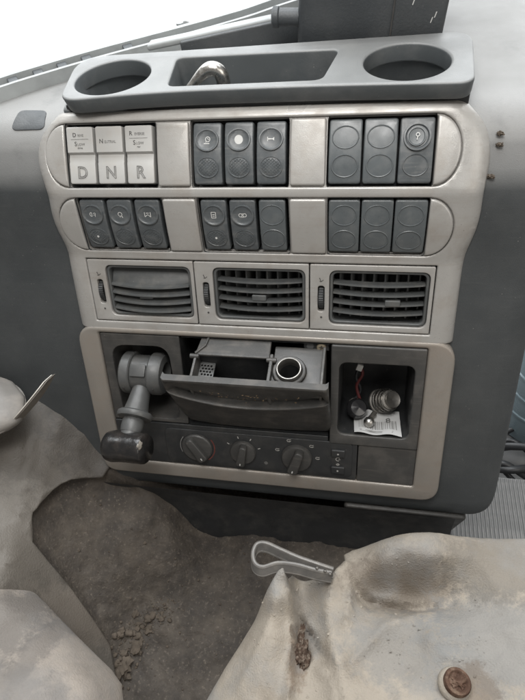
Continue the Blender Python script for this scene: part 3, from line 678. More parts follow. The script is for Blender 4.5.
obj('socket_collar', onD([(0.0146, -0.004), (0.0146, 0.0026), (0.0138, 0.0034), (0.0118, 0.0030), (0.0112, 0.0010), (0.0112, -0.004)]), 'drawer', dr)
obj('socket_ring', onD([(0.0111, -0.004), (0.0111, 0.0058), (0.0106, 0.0066), (0.0098, 0.0066), (0.0093, 0.0058), (0.0093, -0.004)]), 'ringmetal', dr)
obj('socket_barrel', xf(lathe([(0.0094, 0.005), (0.0094, -0.030), (0.0001, -0.030)], 32, cap0=False), lambda p: D((deck_c[0] + p[0], 0.0745 + p[2], deck_c[1] + p[1]))), 'black', dr)
# perforated stubbing plate at the left end of the bin
pv, pf = panel(rrect(-0.0500, -0.0360, 0.006, 0.037, 0.001, 2), 0.0640, 0.0655, 0.0003,
               [circ(-0.0483 + 0.0029 * i + (0.00145 if j % 2 else 0), 0.0085 + 0.0031 * j, 0.00095, n=8) for i in range(4) for j in range(9)])
obj('stubbing_plate', xf((pv, pf), lambda p: D((p[0], p[2] + 0.10 * (-0.0500 - p[0]), p[1]))), 'greybrake', dr)
# smoked lid folded up inside the opening
LA = Vector((0, 0.0389, 0.0201)).normalized(); LN = Vector((0, -LA.z, LA.y))
def LD(p): q = Vector((p[0], -0.0145, -0.0240)) + LA * p[1] + LN * p[2]; return tuple(q)
lid = obj('ashtray_lid', xf(panel(rpoly([(-0.0520, 0.0), (0.0165, 0.0), (0.0150, 0.034), (-0.0480, 0.034)], [0.002, 0.002, 0.006, 0.006], 5), -0.0012, 0.0016, 0.0010), LD), 'drawer', console)
obj('lid_rim', xf(tube([(-0.0515, 0.001, 0.0022), (-0.0440, 0.010, 0.0024), (-0.0420, 0.024, 0.0024)], 0.0012, 8), LD), 'drawer', lid)
for xa, xb in ((-0.0560, -0.0480), (0.0140, 0.0225)): obj('hinge_pin', tube([(xa, -0.0150, -0.0245), (xb, -0.0150, -0.0245)], 0.0024, 12), 'drawer', dr)
# screw and its bracket
br = fobj('screw_bracket', panel(rpoly([(0.0440, -0.0225), (0.0670, -0.0225), (0.0670, -0.0140), (0.0440, -0.0140)], [0.004, 0.001, 0.001, 0.001], 4), -0.012, -0.0045, 0.0010), 'black', console)
fobj('screw', lathe([(0.0042, -0.0046), (0.0042, -0.0028), (0.0036, -0.0019), (0.0016, -0.0016), (0.0012, -0.0030), (0.0001, -0.0030)], 24, (0.0600, -0.0180, 0)), 'brass', br, sharp=25)
fobj('screw_slot', poly_sym([line((-2.1, 0.5), (2.1, -0.5), 0.8), line((-0.5, -2.1), (0.5, 2.1), 0.8)], 0.0600, -0.0180, -0.00150), 'ink', br)
fobj('screw_hole', lathe([(0.0032, -0.0044), (0.0032, -0.0040), (0.0001, -0.0040)], 20, (0.0500, -0.0180, 0)), 'ventdark', br)

# --- cup holder tray on top (built level, in world axes turned back into the console frame)
def lv_(p):
    x, y, z = p; c, s_ = math.cos(TILT), math.sin(TILT)
    return (x, y * c - z * s_, y * s_ + z * c)
tz = 0.1765
slot = rpoly([(-0.0575, 0.0800), (0.0575, 0.0805), (0.0665, 0.1305), (-0.0635, 0.1305)], [0.007, 0.007, 0.007, 0.007], 6)
cupL = circ(-0.1090, 0.1010, 0.0305, n=56); cupR = circ(0.1165, 0.1045, 0.0305, n=56)
tout = rpoly([(-0.1400, 0.0630), (-0.06, 0.0715), (0.06, 0.0715), (0.1600, 0.0670), (0.1650, 0.1520), (-0.1550, 0.1420)], [0.016, 0.04, 0.04, 0.012, 0.02, 0.03], 8)
v, f = panel(tout, 0.1625, tz, 0.0020, [slot, cupL, cupR], res=3)
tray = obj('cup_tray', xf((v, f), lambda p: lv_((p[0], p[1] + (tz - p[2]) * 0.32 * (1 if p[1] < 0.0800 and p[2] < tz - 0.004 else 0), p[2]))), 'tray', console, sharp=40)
# the tray sits on a wider moulded base
for pl in ([(-0.1500, 0.0790), (-0.1425, 0.0780), (-0.1425, 0.1500), (-0.1640, 0.1500)],):
    obj('tray_cheek', xf(panel(rpoly(pl, 0.004, 5), 0.138, 0.1630, 0.0045, res=4), lv_), 'tray', tray)
for (cx_, cy_) in ((-0.1090, 0.1010), (0.1165, 0.1045)):
    obj('cup_well', xf(lathe([(0.0305, 0.1735), (0.0303, 0.168), (0.0285, 0.122), (0.0270, 0.120), (0.0001, 0.120)], 56, (cx_, cy_, 0), cap0=False), lambda p: lv_((p[0], p[1] + (0.1735 - p[2]) * 0.36, p[2]))), 'tray', tray)
n = len(slot); V = [(x, y, 0.1735) for x, y in slot] + [(x * 0.96, 0.105 + (y - 0.105) * 0.92, 0.128) for x, y in slot]
obj('slot_well', xf((V, [(i, (i + 1) % n, n + (i + 1) % n, n + i) for i in range(n)] + [tuple(range(n, 2 * n))]), lv_), 'tray', tray)
# ================================================================ dashboard body behind and beside the console
dashboard = empty('dashboard', (0, 0, 0), (-TILT, 0, 0), 'charcoal plastic dashboard body running left and right of the console', 'dashboard')
def s_at_world_y(y):          # arc length on the body profile whose point lies at world y (on the level top)
    lo, hi = 0.12, 0.6
    for _ in range(50):
        mid = (lo + hi) / 2; a, yy, zz = BODY(mid); wy = yy * math.cos(TILT) + zz * math.sin(TILT)
        if wy < y: lo = mid
        else: hi = mid
    return lo
S_ = s_at_world_y
back = [(0.236, S_(0.34)), (0.02, S_(0.32)), (-0.040, S_(0.245)), (-0.130, S_(0.188)), (-0.190, S_(0.150)), (-0.240, S_(0.115)), (-0.330, S_(0.100)), (-0.46, S_(0.098))]
outl = rpoly([(-0.46, -0.26), (-0.16, -0.26), (-0.150, -0.2060), (0.2340, -0.2060)] + back, [0.0, 0.02, 0.02, 0.035, 0.03, 0.05, 0.05, 0.05, 0.05, 0.05, 0.05, 0.05], 8)
hole = rrect(-0.1540, 0.1530, -0.1640, S_(0.150), 0.004, 3)
cutx = [0.19, 0.20, 0.205, 0.21, 0.214, 0.218, 0.222, 0.226, 0.229, 0.232] + list(np.arange(-0.44, -0.16, 0.02)) + [0.165, 0.175]
v, f = panel(outl, -0.030, -0.0095, 0.006, [hole], cutx, list(np.arange(-0.25, 0.40, 0.008)), res=3)
def soft(p):
    x, s, h = p; d = 0.2340 - x
    if d < 0.026: k = (0.026 - d) / 0.026; h -= 0.016 * (1 - math.sqrt(max(0, 1 - k * k)))
    db = s + 0.2060
    if x > -0.15 and db < 0.020: k = (0.020 - max(0, db)) / 0.020; h -= 0.010 * (1 - math.sqrt(max(0, 1 - k * k)))
    if x < -0.17: h -= 0.10 * (x + 0.17) ** 2 * 1.5
    return (x, s, h)
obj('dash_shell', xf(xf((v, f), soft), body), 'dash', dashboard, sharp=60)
# right flank and underside behind the shell
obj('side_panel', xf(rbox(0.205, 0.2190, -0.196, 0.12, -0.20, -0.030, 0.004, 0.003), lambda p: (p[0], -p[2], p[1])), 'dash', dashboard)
obj('underside', xf(rbox(-0.16, 0.21, 0.024, 0.20, -0.196, -0.190, 0.004, 0.003), lambda p: p), 'black', dashboard)
# kick panel beneath, coloured black to stand in for the shade there
def lw(name, vf, m, parent=dashboard, **k): return obj(name, xf(vf, lv_), m, parent, **k)
lw('kick_panel', grid(40, 20, lambda u, v_: (-0.20 + 0.395 * u, -0.078 - 0.020 * v_ + 0.004 * math.sin(v_ * 5), -0.186 - 0.10 * v_)), 'black')
lw('plinth', xf(rbox(0.085, 0.2080, -0.34, -0.196, 0.0, 0.045, 0.004, 0.003), lambda p: (p[0], -p[2] - 0.028 - (p[1] + 0.196) * 0.25, p[1])), 'panel')
lw('tray_support', xf(rbox(-0.146, 0.160, 0.10, 0.1650, 0.0, 0.004, 0.002, 0.001), lambda p: (p[0], 0.0835 - p[2], p[1])), 'black')
# ledge behind the tray, raised rib at its right
lw('ledge', xf(rbox(-0.072, 0.034, 0.0, 0.010, 0.150, 0.178, 0.002, 0.0015), lambda p: (p[0], 0.168 + p[1] + (p[0] + 0.07) * 0.36, p[2] - 0.004 + (p[0] + 0.07) * 0.02)), 'box')
lw('ledge_cap', xf(rbox(-0.100, 0.040, 0.0, 0.012, 0.1745, 0.1800, 0.002, 0.002), lambda p: (p[0], 0.172 + p[1] + (p[0] + 0.07) * 0.36, p[2] - 0.004 + (p[0] + 0.07) * 0.02)), 'trim')
obj('finger_notch', xf(panel(rpoly([(-0.203, 0.172), (-0.172, 0.172), (-0.174, 0.196), (-0.200, 0.198)], 0.006, 5), -0.0125, -0.0088, 0.0007, cy=[0.177, 0.182, 0.187, 0.192]), body), 'box', dashboard)

# dry crumbs lying where the bezel meets the dashboard top
for i, (x, s) in enumerate(((0.1830, 0.158), (0.1835, 0.150), (0.1800, 0.128))):
    p = body((x, s, -0.0075)); o = obj('dirt_crumb', blob(p, 0.0024, 0.0016, 0.0014, 0.9, 80, i + 3, 3), 'soil', None)
    o.rotation_euler = (-TILT, 0, 0)
    tag(o, ('upper tan crumb on dashboard top right of the switches', 'lower tan crumb on dashboard top right of the switches', 'lone tan speck on dark dashboard right of lower switch row')[i], 'crumb', 'crumbs beside the bezel')

# ================================================================ parking brake lever
lever = empty('parking_brake_lever', (0, 0, 0), (-TILT, 0, 0), 'grey parking brake lever with worn black T-shaped grip, left of the ashtray', 'brake lever')
dc = Vector((-0.1120, 0.0060, -0.0575))
def drum(prof, n=40): return lathe(prof, n, dc, (1, 0, 0))
obj('drum', drum([(0.0001, -0.0165), (0.015, -0.0165), (0.0170, -0.0150), (0.0178, -0.008), (0.0178, 0.012), (0.0001, 0.012)]), 'greybrake', lever)
obj('rim', ringlathe([(0.0150, -0.0205), (0.0192, -0.0205), (0.0207, -0.0190), (0.0210, -0.0150), (0.0207, -0.0110), (0.0195, -0.0100), (0.0150, -0.0100)], 40, dc, (1, 0, 0)), 'greybrake', lever)
obj('rim', ringlathe([(0.0120, 0.0080), (0.0198, 0.0080), (0.0210, 0.0095), (0.0208, 0.0165), (0.0185, 0.0205), (0.0120, 0.0215)], 40, dc, (1, 0, 0)), 'greybrake', lever)
# recessed tab on top of the drum and two slots in its rims
tb = xf(rbox(-0.0085, 0.0068, -0.006, 0.006, 0.0, 0.0022, 0.001, 0.0006), lambda p: (dc.x + p[0], dc.y - math.cos(0.62 + p[1] * 52) * (0.0180 + p[2]), dc.z + math.sin(0.62 + p[1] * 52) * (0.0180 + p[2])))
obj('tab', tb, 'greybrake', lever)
for xx in (-0.0155, 0.0140):
    a = -0.42; obj('slot', xf(rbox(-0.0009, 0.0009, -0.0034, 0.0034, 0, 0.0004, 0.0005, 0.0001), lambda p: (dc.x + xx + p[0], dc.y - math.cos(a + p[1] * 48) * (0.0209 + p[2]), dc.z + math.sin(a + p[1] * 48) * (0.0209 + p[2]))), 'ink', lever)
gc = Vector((-0.1150, -0.0500, -0.1060)); ax = (gc - dc); ln = ax.length; ax.normalize()
obj('stem', lathe([(0.0085, 0.012), (0.0092, 0.020), (0.0102, 0.030), (0.0118, 0.0395), (0.0118, 0.046), (0.0092, 0.047), (0.0092, ln - 0.004)], 32, dc, ax), 'greybrake', lever)
obj('stem_key', xf(rbox(-0.0048, 0.0048, 0.017, 0.026, 0.0, 0.0095, 0.0008, 0.0006), lambda p: tuple(dc + Vector((1, 0, 0)) * p[0] + ax * p[1] + Vector((1, 0, 0)).cross(ax).normalized() * -p[2] * -1)), 'greybrake', lever)
obj('flange', ringlathe([(0.009, 0.0395), (0.0150, 0.0400), (0.0168, 0.0415), (0.0170, 0.0440), (0.0160, 0.0462), (0.009, 0.0470)], 40, dc, ax), 'greybrake', lever)
obj('neck', ringlathe([(0.005, 0.047), (0.0098, 0.047), (0.0104, 0.049), (0.0104, 0.056), (0.0096, 0.060), (0.005, 0.060)], 32, dc, ax), 'greybrake', lever)
gd = Vector((1.0, -0.12, 0.10)).normalized()
gp = []
for i in range(15):
    t = i / 14; gp.append((0.0148 * (1 - 0.05 * t) * (1 + 0.012 * math.sin(t * 9)) , -0.0200 + 0.0400 * t))
prof = [(0.0001, -0.0230), (0.0080, -0.0224), (0.0118, -0.0210), (0.0138, -0.0190)] + gp[2:-1] + [(0.0140, 0.0192), (0.0130, 0.0208), (0.0001, 0.0214)]
V, F = lathe(prof, 48, gc, gd)
V = [tuple(Vector(p) + Vector((1, 1, 1)) * 0.0) for p in V]
def lump(p):
    q = Vector(p); d = q - gc; nrm = (d - gd * d.dot(gd)); k = mnoise.fractal(q * 130, 1, 2, 4) * 0.00035
    return tuple(q + (nrm.normalized() * k if nrm.length > 1e-5 else Vector()))
obj('grip', xf((V, F), lump), 'grip', lever, sharp=60)
obj('torn_patch', blob(tuple(gc + gd * 0.0185 + Vector((0, -0.0072, 0.0085))), 0.0016, 0.0040, 0.0040, 0.5, 60, 3), 'cover', lever)

# ================================================================ things lying about
# chrome fitting in the tray slot
hook = empty('chrome_fitting', (-0.031, 0.102, 0.13), (0, 0, 0), 'curved chrome fitting lying in the tray slot between the cup holders', 'fitting')
pts = catmull([(-0.020, -0.006, 0.033), (-0.012, -0.002, 0.039), (-0.002, 0.002, 0.046), (0.006, 0.003, 0.046), (0.010, 0.003, 0.038), (0.010, 0.003, 0.010), (0.009, 0.003, 0.0)], 6)
obj('bent_tube', tube(pts, [0.0022 + 0.0032 * min(1, i / 14) for i in range(len(pts))], 16), 'chrome', hook)
obj('collar', ringlathe([(0.0040, 0.020), (0.0090, 0.020), (0.0095, 0.023), (0.0090, 0.027), (0.0040, 0.027)], 24, (0.0098, 0.003, 0)), 'chrome', hook)

# contents of the storage pocket (console frame)
def thing_c(name, label, cat, loc):
    return empty(name, Matrix.Rotation(-TILT, 3, 'X') @ Vector(loc), (-TILT, 0, 0), label, cat)
b0 = Vector((0.112, 0.016, -0.1045))
rc = thing_c('receipt', 'crumpled white printed receipt lying in the storage pocket', 'receipt', b0)
def pap(u, v_):
    x = -0.0215 + 0.0435 * u + 0.0018 * v_; y = 0.0165 - 0.034 * v_
    return (x, y, 0.0006 + 0.0022 * math.sin(u * 5 + v_) ** 2 + 0.0035 * (1 - v_) ** 2)
obj('sheet', slab(24, 16, pap, (0, 0, -0.0003)), 'paper', rc)
bars = []
random.seed(4)
u = 0.10
rowsP = []
while u < 0.92:
    w = random.choice((0.008, 0.012, 0.02)); rowsP.append((u, w)); u += w + random.choice((0.012, 0.02, 0.03))
def patch(u0, u1, v0, v1):
    V, F = grid(3, 5, lambda a, b: tuple(Vector(pap(u0 + (u1 - u0) * a, v0 + (v1 - v0) * b)) + Vector((0, 0, 0.00025))))
    return V, F
obj('barcode', join(*[patch(a, a + w, 0.42, 0.78) for a, w in rowsP]), 'inkgrey', rc)['kind'] = 'stuff'
obj('print', join(*[patch(0.12, 0.12 + random.uniform(0.4, 0.75), v0, v0 + 0.02) for v0 in (0.85, 0.90)]), 'inkgrey', rc)['kind'] = 'stuff'
obj('red_figure', xf(text('8', 0.010, 0, 0, 0), lambda p: tuple(Vector(pap(0.74 + p[0] / 0.0435, 0.40 - p[1] / 0.034)) + Vector((0, 0, 0.0004)))), 'inkgrey', rc)

sp = thing_c('metal_bellows', 'ribbed metal bellows cap lying on the receipt in the pocket', 'metal cap', (0.1195, 0.030, -0.099))
ax2 = Vector((0.55, -0.65, 0.52)).normalized()
prof = [(0.0001, -0.012), (0.0095, -0.012)]
for i in range(5): prof += [(0.0118 - 0.0006 * i, -0.010 + i * 0.0042), (0.0118 - 0.0006 * i, -0.0080 + i * 0.0042), (0.0098 - 0.0006 * i, -0.0072 + i * 0.0042)]
prof += [(0.0078, 0.0135), (0.0060, 0.0125), (0.0001, 0.0115)]
obj('ribbed_shell', lathe(prof, 32, (0, 0, 0.014), ax2), 'steel', sp, sharp=25)
for i in range(3): obj('bright_ring', ringlathe([(0.0108 - 0.0006 * i, 0.0), (0.0119 - 0.0006 * i, 0.0), (0.0119 - 0.0006 * i, 0.0012), (0.0108 - 0.0006 * i, 0.0012)], 32, Vector((0, 0, 0.014)) + ax2 * (-0.0013 + i * 0.0042), ax2), 'chrome', sp)

kb = thing_c('glass_knob', 'small rounded glossy dark knob lying left of the bellows cap', 'knob', (0.093, 0.022, -0.1035))
obj('head', lathe([(0.0001, -0.007), (0.006, -0.006), (0.0098, -0.001), (0.0100, 0.003), (0.0075, 0.0075), (0.0001, 0.009)], 32, (0, 0, 0.012), (0.3, -0.7, 0.6)), 'glossblack', kb)
obj('shank', lathe([(0.0045, 0.0), (0.0045, 0.010), (0.0001, 0.0105)], 20, Vector((0, 0, 0.012)), (-0.3, 0.7, 0.2)), 'steel', kb)
b3 = thing_c('steel_ball_stud', 'little shiny ball stud on the receipt below the bellows cap', 'stud', (0.1055, 0.010, -0.1035))
obj('ball', lathe([(0.0052 * math.sin(math.pi * i / 12) + 0.00001, -0.0052 * math.cos(math.pi * i / 12)) for i in range(13)], 24, (0, 0, 0.0056)), 'chrome', b3)
obj('stud_shank', lathe([(0.0026, 0), (0.0026, 0.012), (0.0001, 0.0122)], 16, (0, 0.003, 0.0056), (0.4, 0.9, 0.1)), 'steel', b3)
wr = thing_c('wire_connector', 'white plug on a dark red wire hanging in the storage pocket', 'connector', (0.094, 0.040, -0.1035))
obj('wire', tube(catmull([(0.001, -0.002, 0.049), (0.003, 0.0, 0.040), (-0.002, 0.002, 0.025), (0.004, 0.0, 0.006)], 8), 0.0016, 10), 'redwire', wr)
obj('wire', tube(catmull([(0.0, -0.001, 0.049), (-0.003, 0.001, 0.036), (0.002, 0.003, 0.020), (-0.008, 0.0, 0.005)], 8), 0.0014, 10), 'cable', wr)
obj('plug', xf(rbox(-0.0028, 0.0028, -0.0035, 0.0035, -0.002, 0.002, 0.0008, 0.0005), lambda p: (p[0] + 0.3 * p[1], p[2] - 0.004, p[1] * 0.9 - 0.3 * p[0] + 0.050)), 'white', wr)

# crumbs on the drawer front
cr = []
random.seed(11)
for i in range(45):
    x = random.uniform(-0.045, 0.045) * (0.6 if i % 2 else 1); r_ = random.choice((0.0004, 0.0006, 0.0008)); p = front((x + 0.0725) / 0.143, random.uniform(0.55, 0.78))
    cr.append(blob((p[0], p[1] - r_ * 0.2, p[2] + r_ * 0.5), r_ * 1.4, r_, r_ * 0.8, 0.3, 60, i, 1))
o = obj('tobacco_crumbs', join(*cr), 'tan', None); o.rotation_euler = (-TILT, 0, 0); tag(o, 'tan crumbs scattered along the ashtray drawer lip', 'crumbs', kind='stuff')

# ================================================================ behind the tray
bx = empty('storage_box', (0.09, 0.20, 0.165), (0, 0, 0), 'dark grey box with a pipe stub standing behind the cup tray', 'box')
obj('shell', xf(panel(rpoly([(0.029, 0.158), (0.1440, 0.158), (0.1400, 0.27), (0.034, 0.27)], [0.012, 0.006, 0.01, 0.01], 6), 0.165, 0.30, 0.004, cy=[0.2]), lambda p: (p[0] - 0.09 + (p[2] - 0.165) * 0.08, p[1] - 0.20, p[2] - 0.165)), 'box', bx)
obj('pipe_stub', lathe([(0.0066, 0.0), (0.0066, 0.016), (0.0078, 0.017), (0.0078, 0.021), (0.0060, 0.0222), (0.0052, 0.021), (0.0050, 0.012), (0.0001, 0.012)], 24, (-0.058, -0.030, 0.0215), (-1, 0, 0.06)), 'box', bx)
obj('groove', xf(rbox(-0.0006, 0.0006, 0.0, 0.13, 0, 0.0008, 0.0003, 0.0002), lambda p: (p[0] + 0.0135 + p[1] * 0.08, -0.0425 - p[2], p[1])), 'ink', bx)
for x_, z_ in ((0.0445, 0.018), (0.0470, 0.0215), (0.030, 0.031)):
    obj('scuff', xf(rbox(-0.0004, 0.0004, -0.002, 0.002, 0, 0.0002, 0.0002, 0.00005), lambda p: (p[0] + x_ + p[1] * 0.3, -0.0421 - p[2], p[1] + z_)), 'white', bx)

# windscreen, its seal with clips, and a bracket outside
ws = [(-0.34, 0.075), (-0.262, 0.094), (-0.206, 0.134), (-0.150, 0.172), (-0.080, 0.213), (-0.030, 0.245), (0.05, 0.30), (0.24, 0.345)]
wpath = catmull([(x, y, 0) for x, y in ws], 6)
seal = empty('windscreen_seal', (-0.15, 0.18, 0.155), (0, 0, 0), 'pale weathered seal strip with clips along the windscreen base', 'seal')
def strip(z0, z1, off, th):
    V = []; F = []
    for i, p in enumerate(wpath):
        t = (wpath[min(i + 1, len(wpath) - 1)] - wpath[max(i - 1, 0)]).normalized(); nn = Vector((-t.y, t.x, 0))
        for (o_, z) in ((off, z0), (off + th, z0), (off + th, z1), (off, z1)):
            q = p + nn * o_; V.append((q.x + 0.15, q.y - 0.18, z - 0.155))
    m = len(wpath)
    for i in range(m - 1):
        for k in range(4): F.append((i * 4 + k, i * 4 + (k + 1) % 4, i * 4 + 4 + (k + 1) % 4, i * 4 + 4 + k))
    F += [(0, 1, 2, 3), tuple((m - 1) * 4 + k for k in (3, 2, 1, 0))]
    return V, F
obj('rubber_strip', strip(0.150, 0.1645, -0.002, 0.004), 'trim', seal)
obj('outer_strip', strip(0.150, 0.1660, 0.014, 0.006), 'trim', seal)
for i, k in enumerate((8, 11, 13, 15, 17, 20)):
    p = wpath[k]; t = (wpath[k + 1] - wpath[k - 1]).normalized(); nn = Vector((-t.y, t.x, 0))
    obj('clip', xf(rbox(-0.0045, 0.0045, -0.001, 0.014, 0.0, 0.0075, 0.001, 0.001), lambda q: tuple(p + t * q[0] + nn * (q[1] + 0.001) + Vector((0.15, -0.18, q[2] + 0.0015)))), 'box', seal)
obj('stub', lathe([(0.0030, 0), (0.0030, 0.012), (0.0001, 0.0122)], 16, tuple(wpath[5] + Vector((0.15 - 0.004, -0.18 + 0.012, 0.006)))), 'box', seal)
V = []; F = []; mm = len(wpath)
for j, (dz, lean) in enumerate(((0.0, 0.0), (0.20, -0.07), (0.45, -0.17), (0.75, -0.30))):
    for i, p in enumerate(wpath):
        t = (wpath[min(i + 1, mm - 1)] - wpath[max(i - 1, 0)]).normalized(); nn = Vector((-t.y, t.x, 0)); q = p + nn * (0.0075 + lean); V.append((q.x, q.y, 0.1600 + dz))
for j in range(3):
    for i in range(mm - 1): F.append((j * mm + i, j * mm + i + 1, (j + 1) * mm + i + 1, (j + 1) * mm + i))
tag(obj('windscreen', (V, F), 'glass', None), 'clear windscreen glass behind the dashboard top', 'windscreen')
brk = empty('wiper_arm', (-0.11, 0.28, 0.135), (0, 0, 0), 'pale wiper pivot with triangular shield outside the windscreen', 'wiper')
obj('shield', xf(panel(rpoly([(-0.036, -0.008), (0.038, -0.014), (0.030, -0.004), (0.002, 0.0125)], [0.002, 0.002, 0.002, 0.004], 3), 0, 0.004, 0.001), lambda p: (p[0], 0.02 + p[2], p[1])), 'palegrey', brk)
obj('arm', tube([(-0.10, -0.05, 0.002), (0.0, -0.004, 0.0055), (0.035, 0.004, 0.0085)], 0.0026, 10), 'palegrey', brk)
obj('spindle', lathe([(0.004, -0.02), (0.004, 0.012), (0.0001, 0.0125)], 16, (-0.002, 0.014, 0)), 'trim', brk)

# ================================================================ floor and foreground
FLOOR = [(-0.2893, -0.0182, -0.0850), (-0.2667, -0.0880, -0.1100), (-0.2461, -0.0609, -0.1120), (-0.2250, -0.0318, -0.1150), (-0.1944, -0.0489, -0.1450), (-0.2370, -0.1555, -0.1200), (-0.2215, -0.1508, -0.1270), (-0.2090, -0.2146, -0.1250), (-0.2024, -0.2022, -0.1350), (-0.2092, -0.1698, -0.1380), (-0.1959, -0.2081, -0.1420), (-0.2196, -0.1197, -0.1380), (-0.2047, -0.0815, -0.1500), (-0.1841, -0.0642, -0.1650), (-0.1686, -0.0673, -0.1750), (-0.2044, -0.1648, -0.1500), (-0.2086, -0.1185, -0.1500), (-0.1960, -0.0897, -0.1600), (-0.1767, -0.0779, -0.1750), (-0.2002, -0.1349, -0.1600), (-0.1722, -0.1438, -0.1830), (-0.1644, -0.1081, -0.1880), (-0.1496, -0.1725, -0.2120), (-0.1763, -0.1824, -0.1900), (-0.1279, -0.1459, -0.2220), (-0.1240, -0.1800, -0.2450), (-0.1121, -0.1222, -0.2220), (-0.1520, -0.0728, -0.1850), (-0.1210, -0.0959, -0.2050), (-0.0992, -0.1240, -0.2280), (-0.0894, -0.1496, -0.2450), (-0.0901, -0.0974, -0.2500), (-0.0668, -0.1263, -0.2580), (-0.1308, -0.2362, -0.2550), (-0.1224, -0.2118, -0.2550), (-0.1067, -0.1902, -0.2550), (-0.1252, -0.2613, -0.2580), (-0.1874, -0.1991, -0.1700), (-0.1622, -0.2188, -0.2050), (-0.1467, -0.2330, -0.2350), (-0.0935, -0.2564, -0.2600), (-0.0625, -0.1685, -0.2580), (-0.0161, -0.1194, -0.2600), (0.0041, -0.2336, -0.2600), (-0.0707, -0.2264, -0.2620), (-0.0096, -0.0860, -0.2550), (0.0924, -0.0740, -0.2550), (0.2005, -0.0632, -0.2500)]
ff = rbf(FLOOR, 0.0005)
HOLLOW = [tuple(p[:2]) for p in [(-0.2081, -0.1689, -0.1480), (-0.2128, -0.1627, -0.1450), (-0.2189, -0.1380, -0.1450), (-0.2189, -0.1155, -0.1470), (-0.2120, -0.0975, -0.1500), (-0.1992, -0.0838, -0.1560), (-0.1818, -0.0735, -0.1680), (-0.1564, -0.0747, -0.1820), (-0.1282, -0.0871, -0.2000), (-0.0996, -0.1196, -0.2250), (-0.0820, -0.1732, -0.2500), (-0.1107, -0.2330, -0.2570), (-0.1403, -0.2293, -0.2500), (-0.1707, -0.1961, -0.1900), (-0.1913, -0.1805, -0.1650)]]
def poly_dist(P, x, y):
    c = False; best = 9.0
    for a, b in zip(P, P[1:] + P[:1]):
        if (a[1] > y) != (b[1] > y) and x < (b[0] - a[0]) * (y - a[1]) / (b[1] - a[1]) + a[0]: c = not c
        dx, dy = b[0] - a[0], b[1] - a[1]; t = max(0, min(1, ((x - a[0]) * dx + (y - a[1]) * dy) / (dx * dx + dy * dy)))
        best = min(best, math.hypot(x - a[0] - dx * t, y - a[1] - dy * t))
    return c, best
def fl(u, v_):
    x = -0.46 + 0.65 * u; y = -0.36 + 0.44 * v_
    z = ff(x, y); z = max(-0.275, min(-0.05, z))
    if x < -0.08:     # the hollow in the hump: a lip with a drop behind it
        ins, d = poly_dist(HOLLOW, x, y); w = max(0, min(1, (-0.125 - x) / 0.05))
        z -= w * 0.016 * max(0, min(1, (d if ins else -d) / 0.007 + 0.5))
        if not ins: z += w * 0.004 * math.exp(-d / 0.008)
    q = Vector((x, y, 0))
    z += 0.0042 * mnoise.fractal(q * 22, 1, 2, 3) + 0.0022 * mnoise.fractal(q * 90 + Vector((3, 1, 0)), 1, 2, 4)
    return (x, y, z)
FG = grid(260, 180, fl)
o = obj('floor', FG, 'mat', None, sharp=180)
at = o.data.attributes.new('soil_shade', 'FLOAT', 'POINT'); vals = []
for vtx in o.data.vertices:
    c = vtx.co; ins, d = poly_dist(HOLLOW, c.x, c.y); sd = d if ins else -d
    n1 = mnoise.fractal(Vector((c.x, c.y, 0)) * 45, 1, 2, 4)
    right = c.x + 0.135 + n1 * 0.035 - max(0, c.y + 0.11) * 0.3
    rear = min(c.y + 0.075 - n1 * 0.015, c.x + 0.20)  # shade under the console, painted onto the rear of the mat
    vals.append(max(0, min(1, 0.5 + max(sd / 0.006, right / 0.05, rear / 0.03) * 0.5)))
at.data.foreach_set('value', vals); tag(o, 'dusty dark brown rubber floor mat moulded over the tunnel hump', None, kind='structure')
def floor_z(x, y): return fl((x + 0.46) / 0.65, (y + 0.36) / 0.44)[2]

# crumbled soil in the hollow
cl = []; random.seed(3)
path = [(-0.130, -0.262), (-0.131, -0.236), (-0.122, -0.212), (-0.107, -0.190), (-0.093, -0.178)]
for i in range(330):
    k = random.random() ** 0.8 * 3.999; a = path[int(k)]; b = path[int(k) + 1]; t = k - int(k)
    sp_ = 0.017 * (1 - 0.10 * k)
    x = a[0] + (b[0] - a[0]) * t + random.gauss(0, sp_ * 0.6); y = a[1] + (b[1] - a[1]) * t + random.gauss(0, sp_ * 0.5)
    r_ = 0.0006 * (1 / max(0.02, random.random())) ** 0.55 * (1.25 - 0.15 * k); r_ = min(r_, 0.0036)
    cl.append(blob((x, y, floor_z(x, y) + r_ * 0.12), r_ * random.uniform(0.9, 1.5), r_ * random.uniform(0.8, 1.2), r_ * 0.6, 0.7, 70, i, 2 if r_ > 0.002 else 1))
for i in range(420):
    x = random.uniform(-0.20, 0.03); y = random.uniform(-0.26, -0.09); r_ = min(0.0016, 0.00035 * (1 / max(0.02, random.random())) ** 0.5)
    cl.append(blob((x, y, floor_z(x, y) + r_ * 0.3), r_ * 1.2, r_, r_ * 0.6, 0.8, 70, i + 300, 1))
tag(obj('soil_crumbs', join(*cl), 'soil', None, sharp=75), 'dry crumbled soil scattered across the hollow of the floor mat', 'soil', kind='stuff')
random.seed(9)
for i, (x, y, r_) in enumerate(((-0.127, -0.240, 0.0085), (-0.119, -0.222, 0.0058), (-0.132, -0.252, 0.0062), (-0.110, -0.203, 0.0045))):
    o = obj('soil_clod', blob((0, 0, 0), r_ * 1.0, r_ * 1.1, r_ * 0.5, 0.6, 60, 40 + i, 3), 'soil', None, sharp=75)
    o.location = (x, y, floor_z(x, y)); tag(o, ('largest dry soil clod in the crumbled line on the floor mat', 'second largest soil clod, just above the largest one', 'soil clod nearest the left seat cover edge', 'smallest soil clod at the far end of the crumbled line')[i], 'soil clod', 'soil clods in the hollow')

